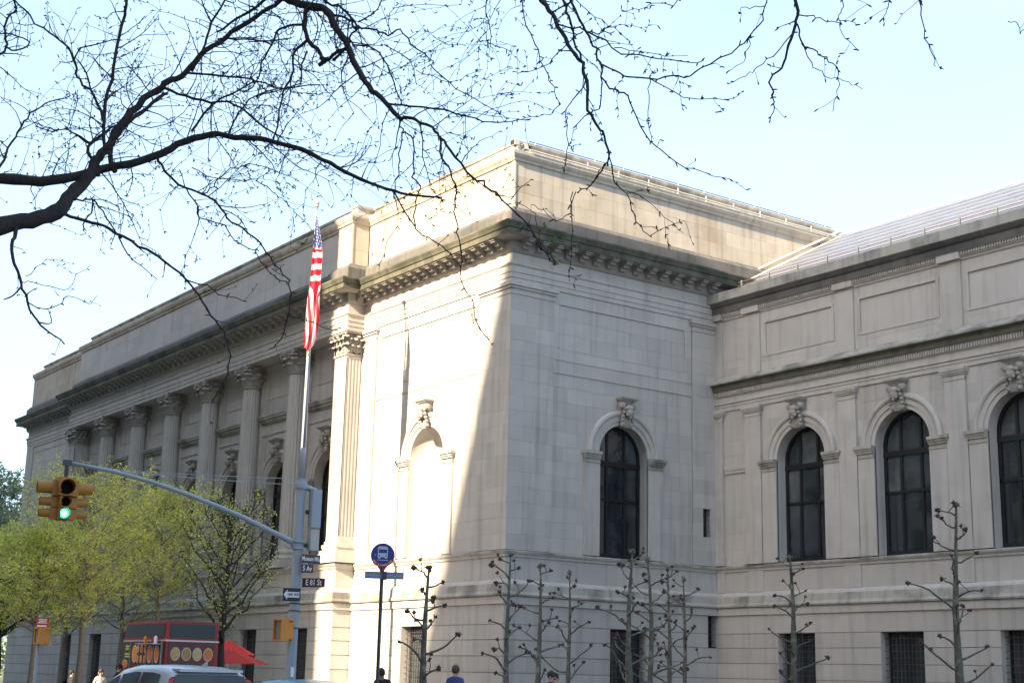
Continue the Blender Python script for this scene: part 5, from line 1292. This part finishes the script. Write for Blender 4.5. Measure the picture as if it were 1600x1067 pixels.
def smoothpath(P, n=3):
    out = []
    for i in range(len(P)-1):
        p0 = P[max(0, i-1)]; p1 = P[i]; p2 = P[i+1]; p3 = P[min(len(P)-1, i+2)]
        for k in range(n):
            t = k/n; out.append(.5*((2*p1)+(p2-p0)*t+(2*p0-5*p1+4*p2-p3)*t*t+(3*p1-p0-3*p2+p3)*t*t*t))
    out.append(P[-1]); return out
def rv(): return Vector((random.gauss(0, 1), random.gauss(0, 1), random.gauss(0, 1)))
def bud(p, d, s=1.):
    for _ in range(random.choice((1, 1, 2))):
        e = (d+rv()*.8).normalized()*random.uniform(.008, .022)*s
        BUD.tube([p, p+e*.6, p+e], [.0022*s, .0030*s, .0008], 3, False)
def grow(p, d, L_, r, lvl):
    "zig-zag twig with spur buds and side twigs"
    n = max(3, int(L_/.045)); st = L_/n; pts = [p.copy()]; rad = [r]; bend = rv()*.10; grav = Vector((0, 0, random.choice((-.05, -.03, .05))))
    for i in range(n):
        d = (d+bend*.5+grav+rv()*.13).normalized(); q = pts[-1]+d*st; pts.append(q); rad.append(max(.0014, r*(1-.6*(i+1)/n)))
        if random.random() < .38: bud(q, d)
        if lvl > 0 and i > 0 and random.random() < (.34 if lvl > 1 else .26):
            s = rv(); s = (s-d*s.dot(d)).normalized(); grow(q, (d*.7+s*random.uniform(.5, 1.1)).normalized(), L_*random.uniform(.28, .62), max(.0015, r*.62), lvl-1)
    TWG.tube(pts, rad, 3 if r < .004 else 5, False); bud(pts[-1], d, 1.3)
def px_dens(x, y):
    if x < 560: return 1.05 if y < 330 else .30
    if x < 800: return .62 if y < 240 else .28
    if x < 1120: return .26
    return .22
for pts, w0, w1 in LIMBS:
    P = [tp(x, y) for x, y in pts]; S = smoothpath(P, 3); n = len(S)
    if len(pts) > 3: S = [S[0]]+[q+rv()*.005 for q in S[1:-1]]+[S[-1]]
    rad = []
    for i in range(n):
        t = i/(n-1); w = w0+(w1-w0)*(t**.75); rad.append(w/2*6.0/FPX*(1+random.uniform(-.09, .09)))
    mb = MB(); mb.tube(S, rad, 8 if w0 > 8 else 5); build_world(mb, 'branch', TB if w0 > 4 else TW, None, True)
    acc = 0
    for i in range(1, n):
        seg = (S[i]-S[i-1]); L_ = seg.length; t = i/(n-1); k = min(len(pts)-1, int(t*(len(pts)-1))); x, y = pts[k]
        if x < -60: continue
        dn = px_dens(x, y); acc += L_*(13.5*dn+1.2)
        if random.random() < L_*14 and rad[i] < .02: bud(S[i]+rv().normalized()*rad[i], seg.normalized(), 1.4)
        while acc > 1:
            acc -= 1; d = seg.normalized(); s = rv(); s = (s-d*s.dot(d)).normalized()
            l = random.uniform(.10, .42)*(1.0 if dn > .5 else .62)*(1.35 if rad[i] > .012 else 1); lvl = 2 if (dn > .4 and random.random() < .6) else 1
            if dn <= .3: lvl = 0 if random.random() < .6 else 1; l *= .6
            grow(S[i], (d*random.uniform(.2, .9)+s).normalized(), l, min(rad[i]*.6, random.uniform(.0028, .0052)), lvl)
# small leaf tufts just opening on a few low twigs
for (x, y) in ((865, 375), (395, 524), (872, 412), (850, 355), (880, 372)):
    c = tp(x, y)
    for _ in range(9):
        p = c+rv()*.010; a = rv().normalized()*.011; b = a.orthogonal().normalized()*.006; GRN.add([p-a, p+b, p+a, p-b], [(0, 1, 2, 3)])
tag(build_world(TWG, 'twigs', TW, None), kind='stuff'); tag(build_world(BUD, 'buds', TW, None), kind='stuff'); tag(build_world(GRN, 'leaf_tufts', BUDG, None), kind='stuff')
a = tp(-300, 520); b = tp(200, -120)
mb = MB(); mb.tube([Vector((base.x, base.y, 0)), Vector((base.x, base.y, 1.2)), base.lerp(a, .35)*1., base.lerp(a, .7), a], [.30, .24, .19, .15, .10], 14)
build_world(mb, 'trunk', TB, None, True)
f0 = base.lerp(a, .45); mb = MB(); mb.tube(smoothpath([f0, tp(-620, 100), tp(-420, -200), tp(-120, -330), b], 4), [.14-.005*i for i in range(17)], 10); build_world(mb, 'branch', TB, None, True)
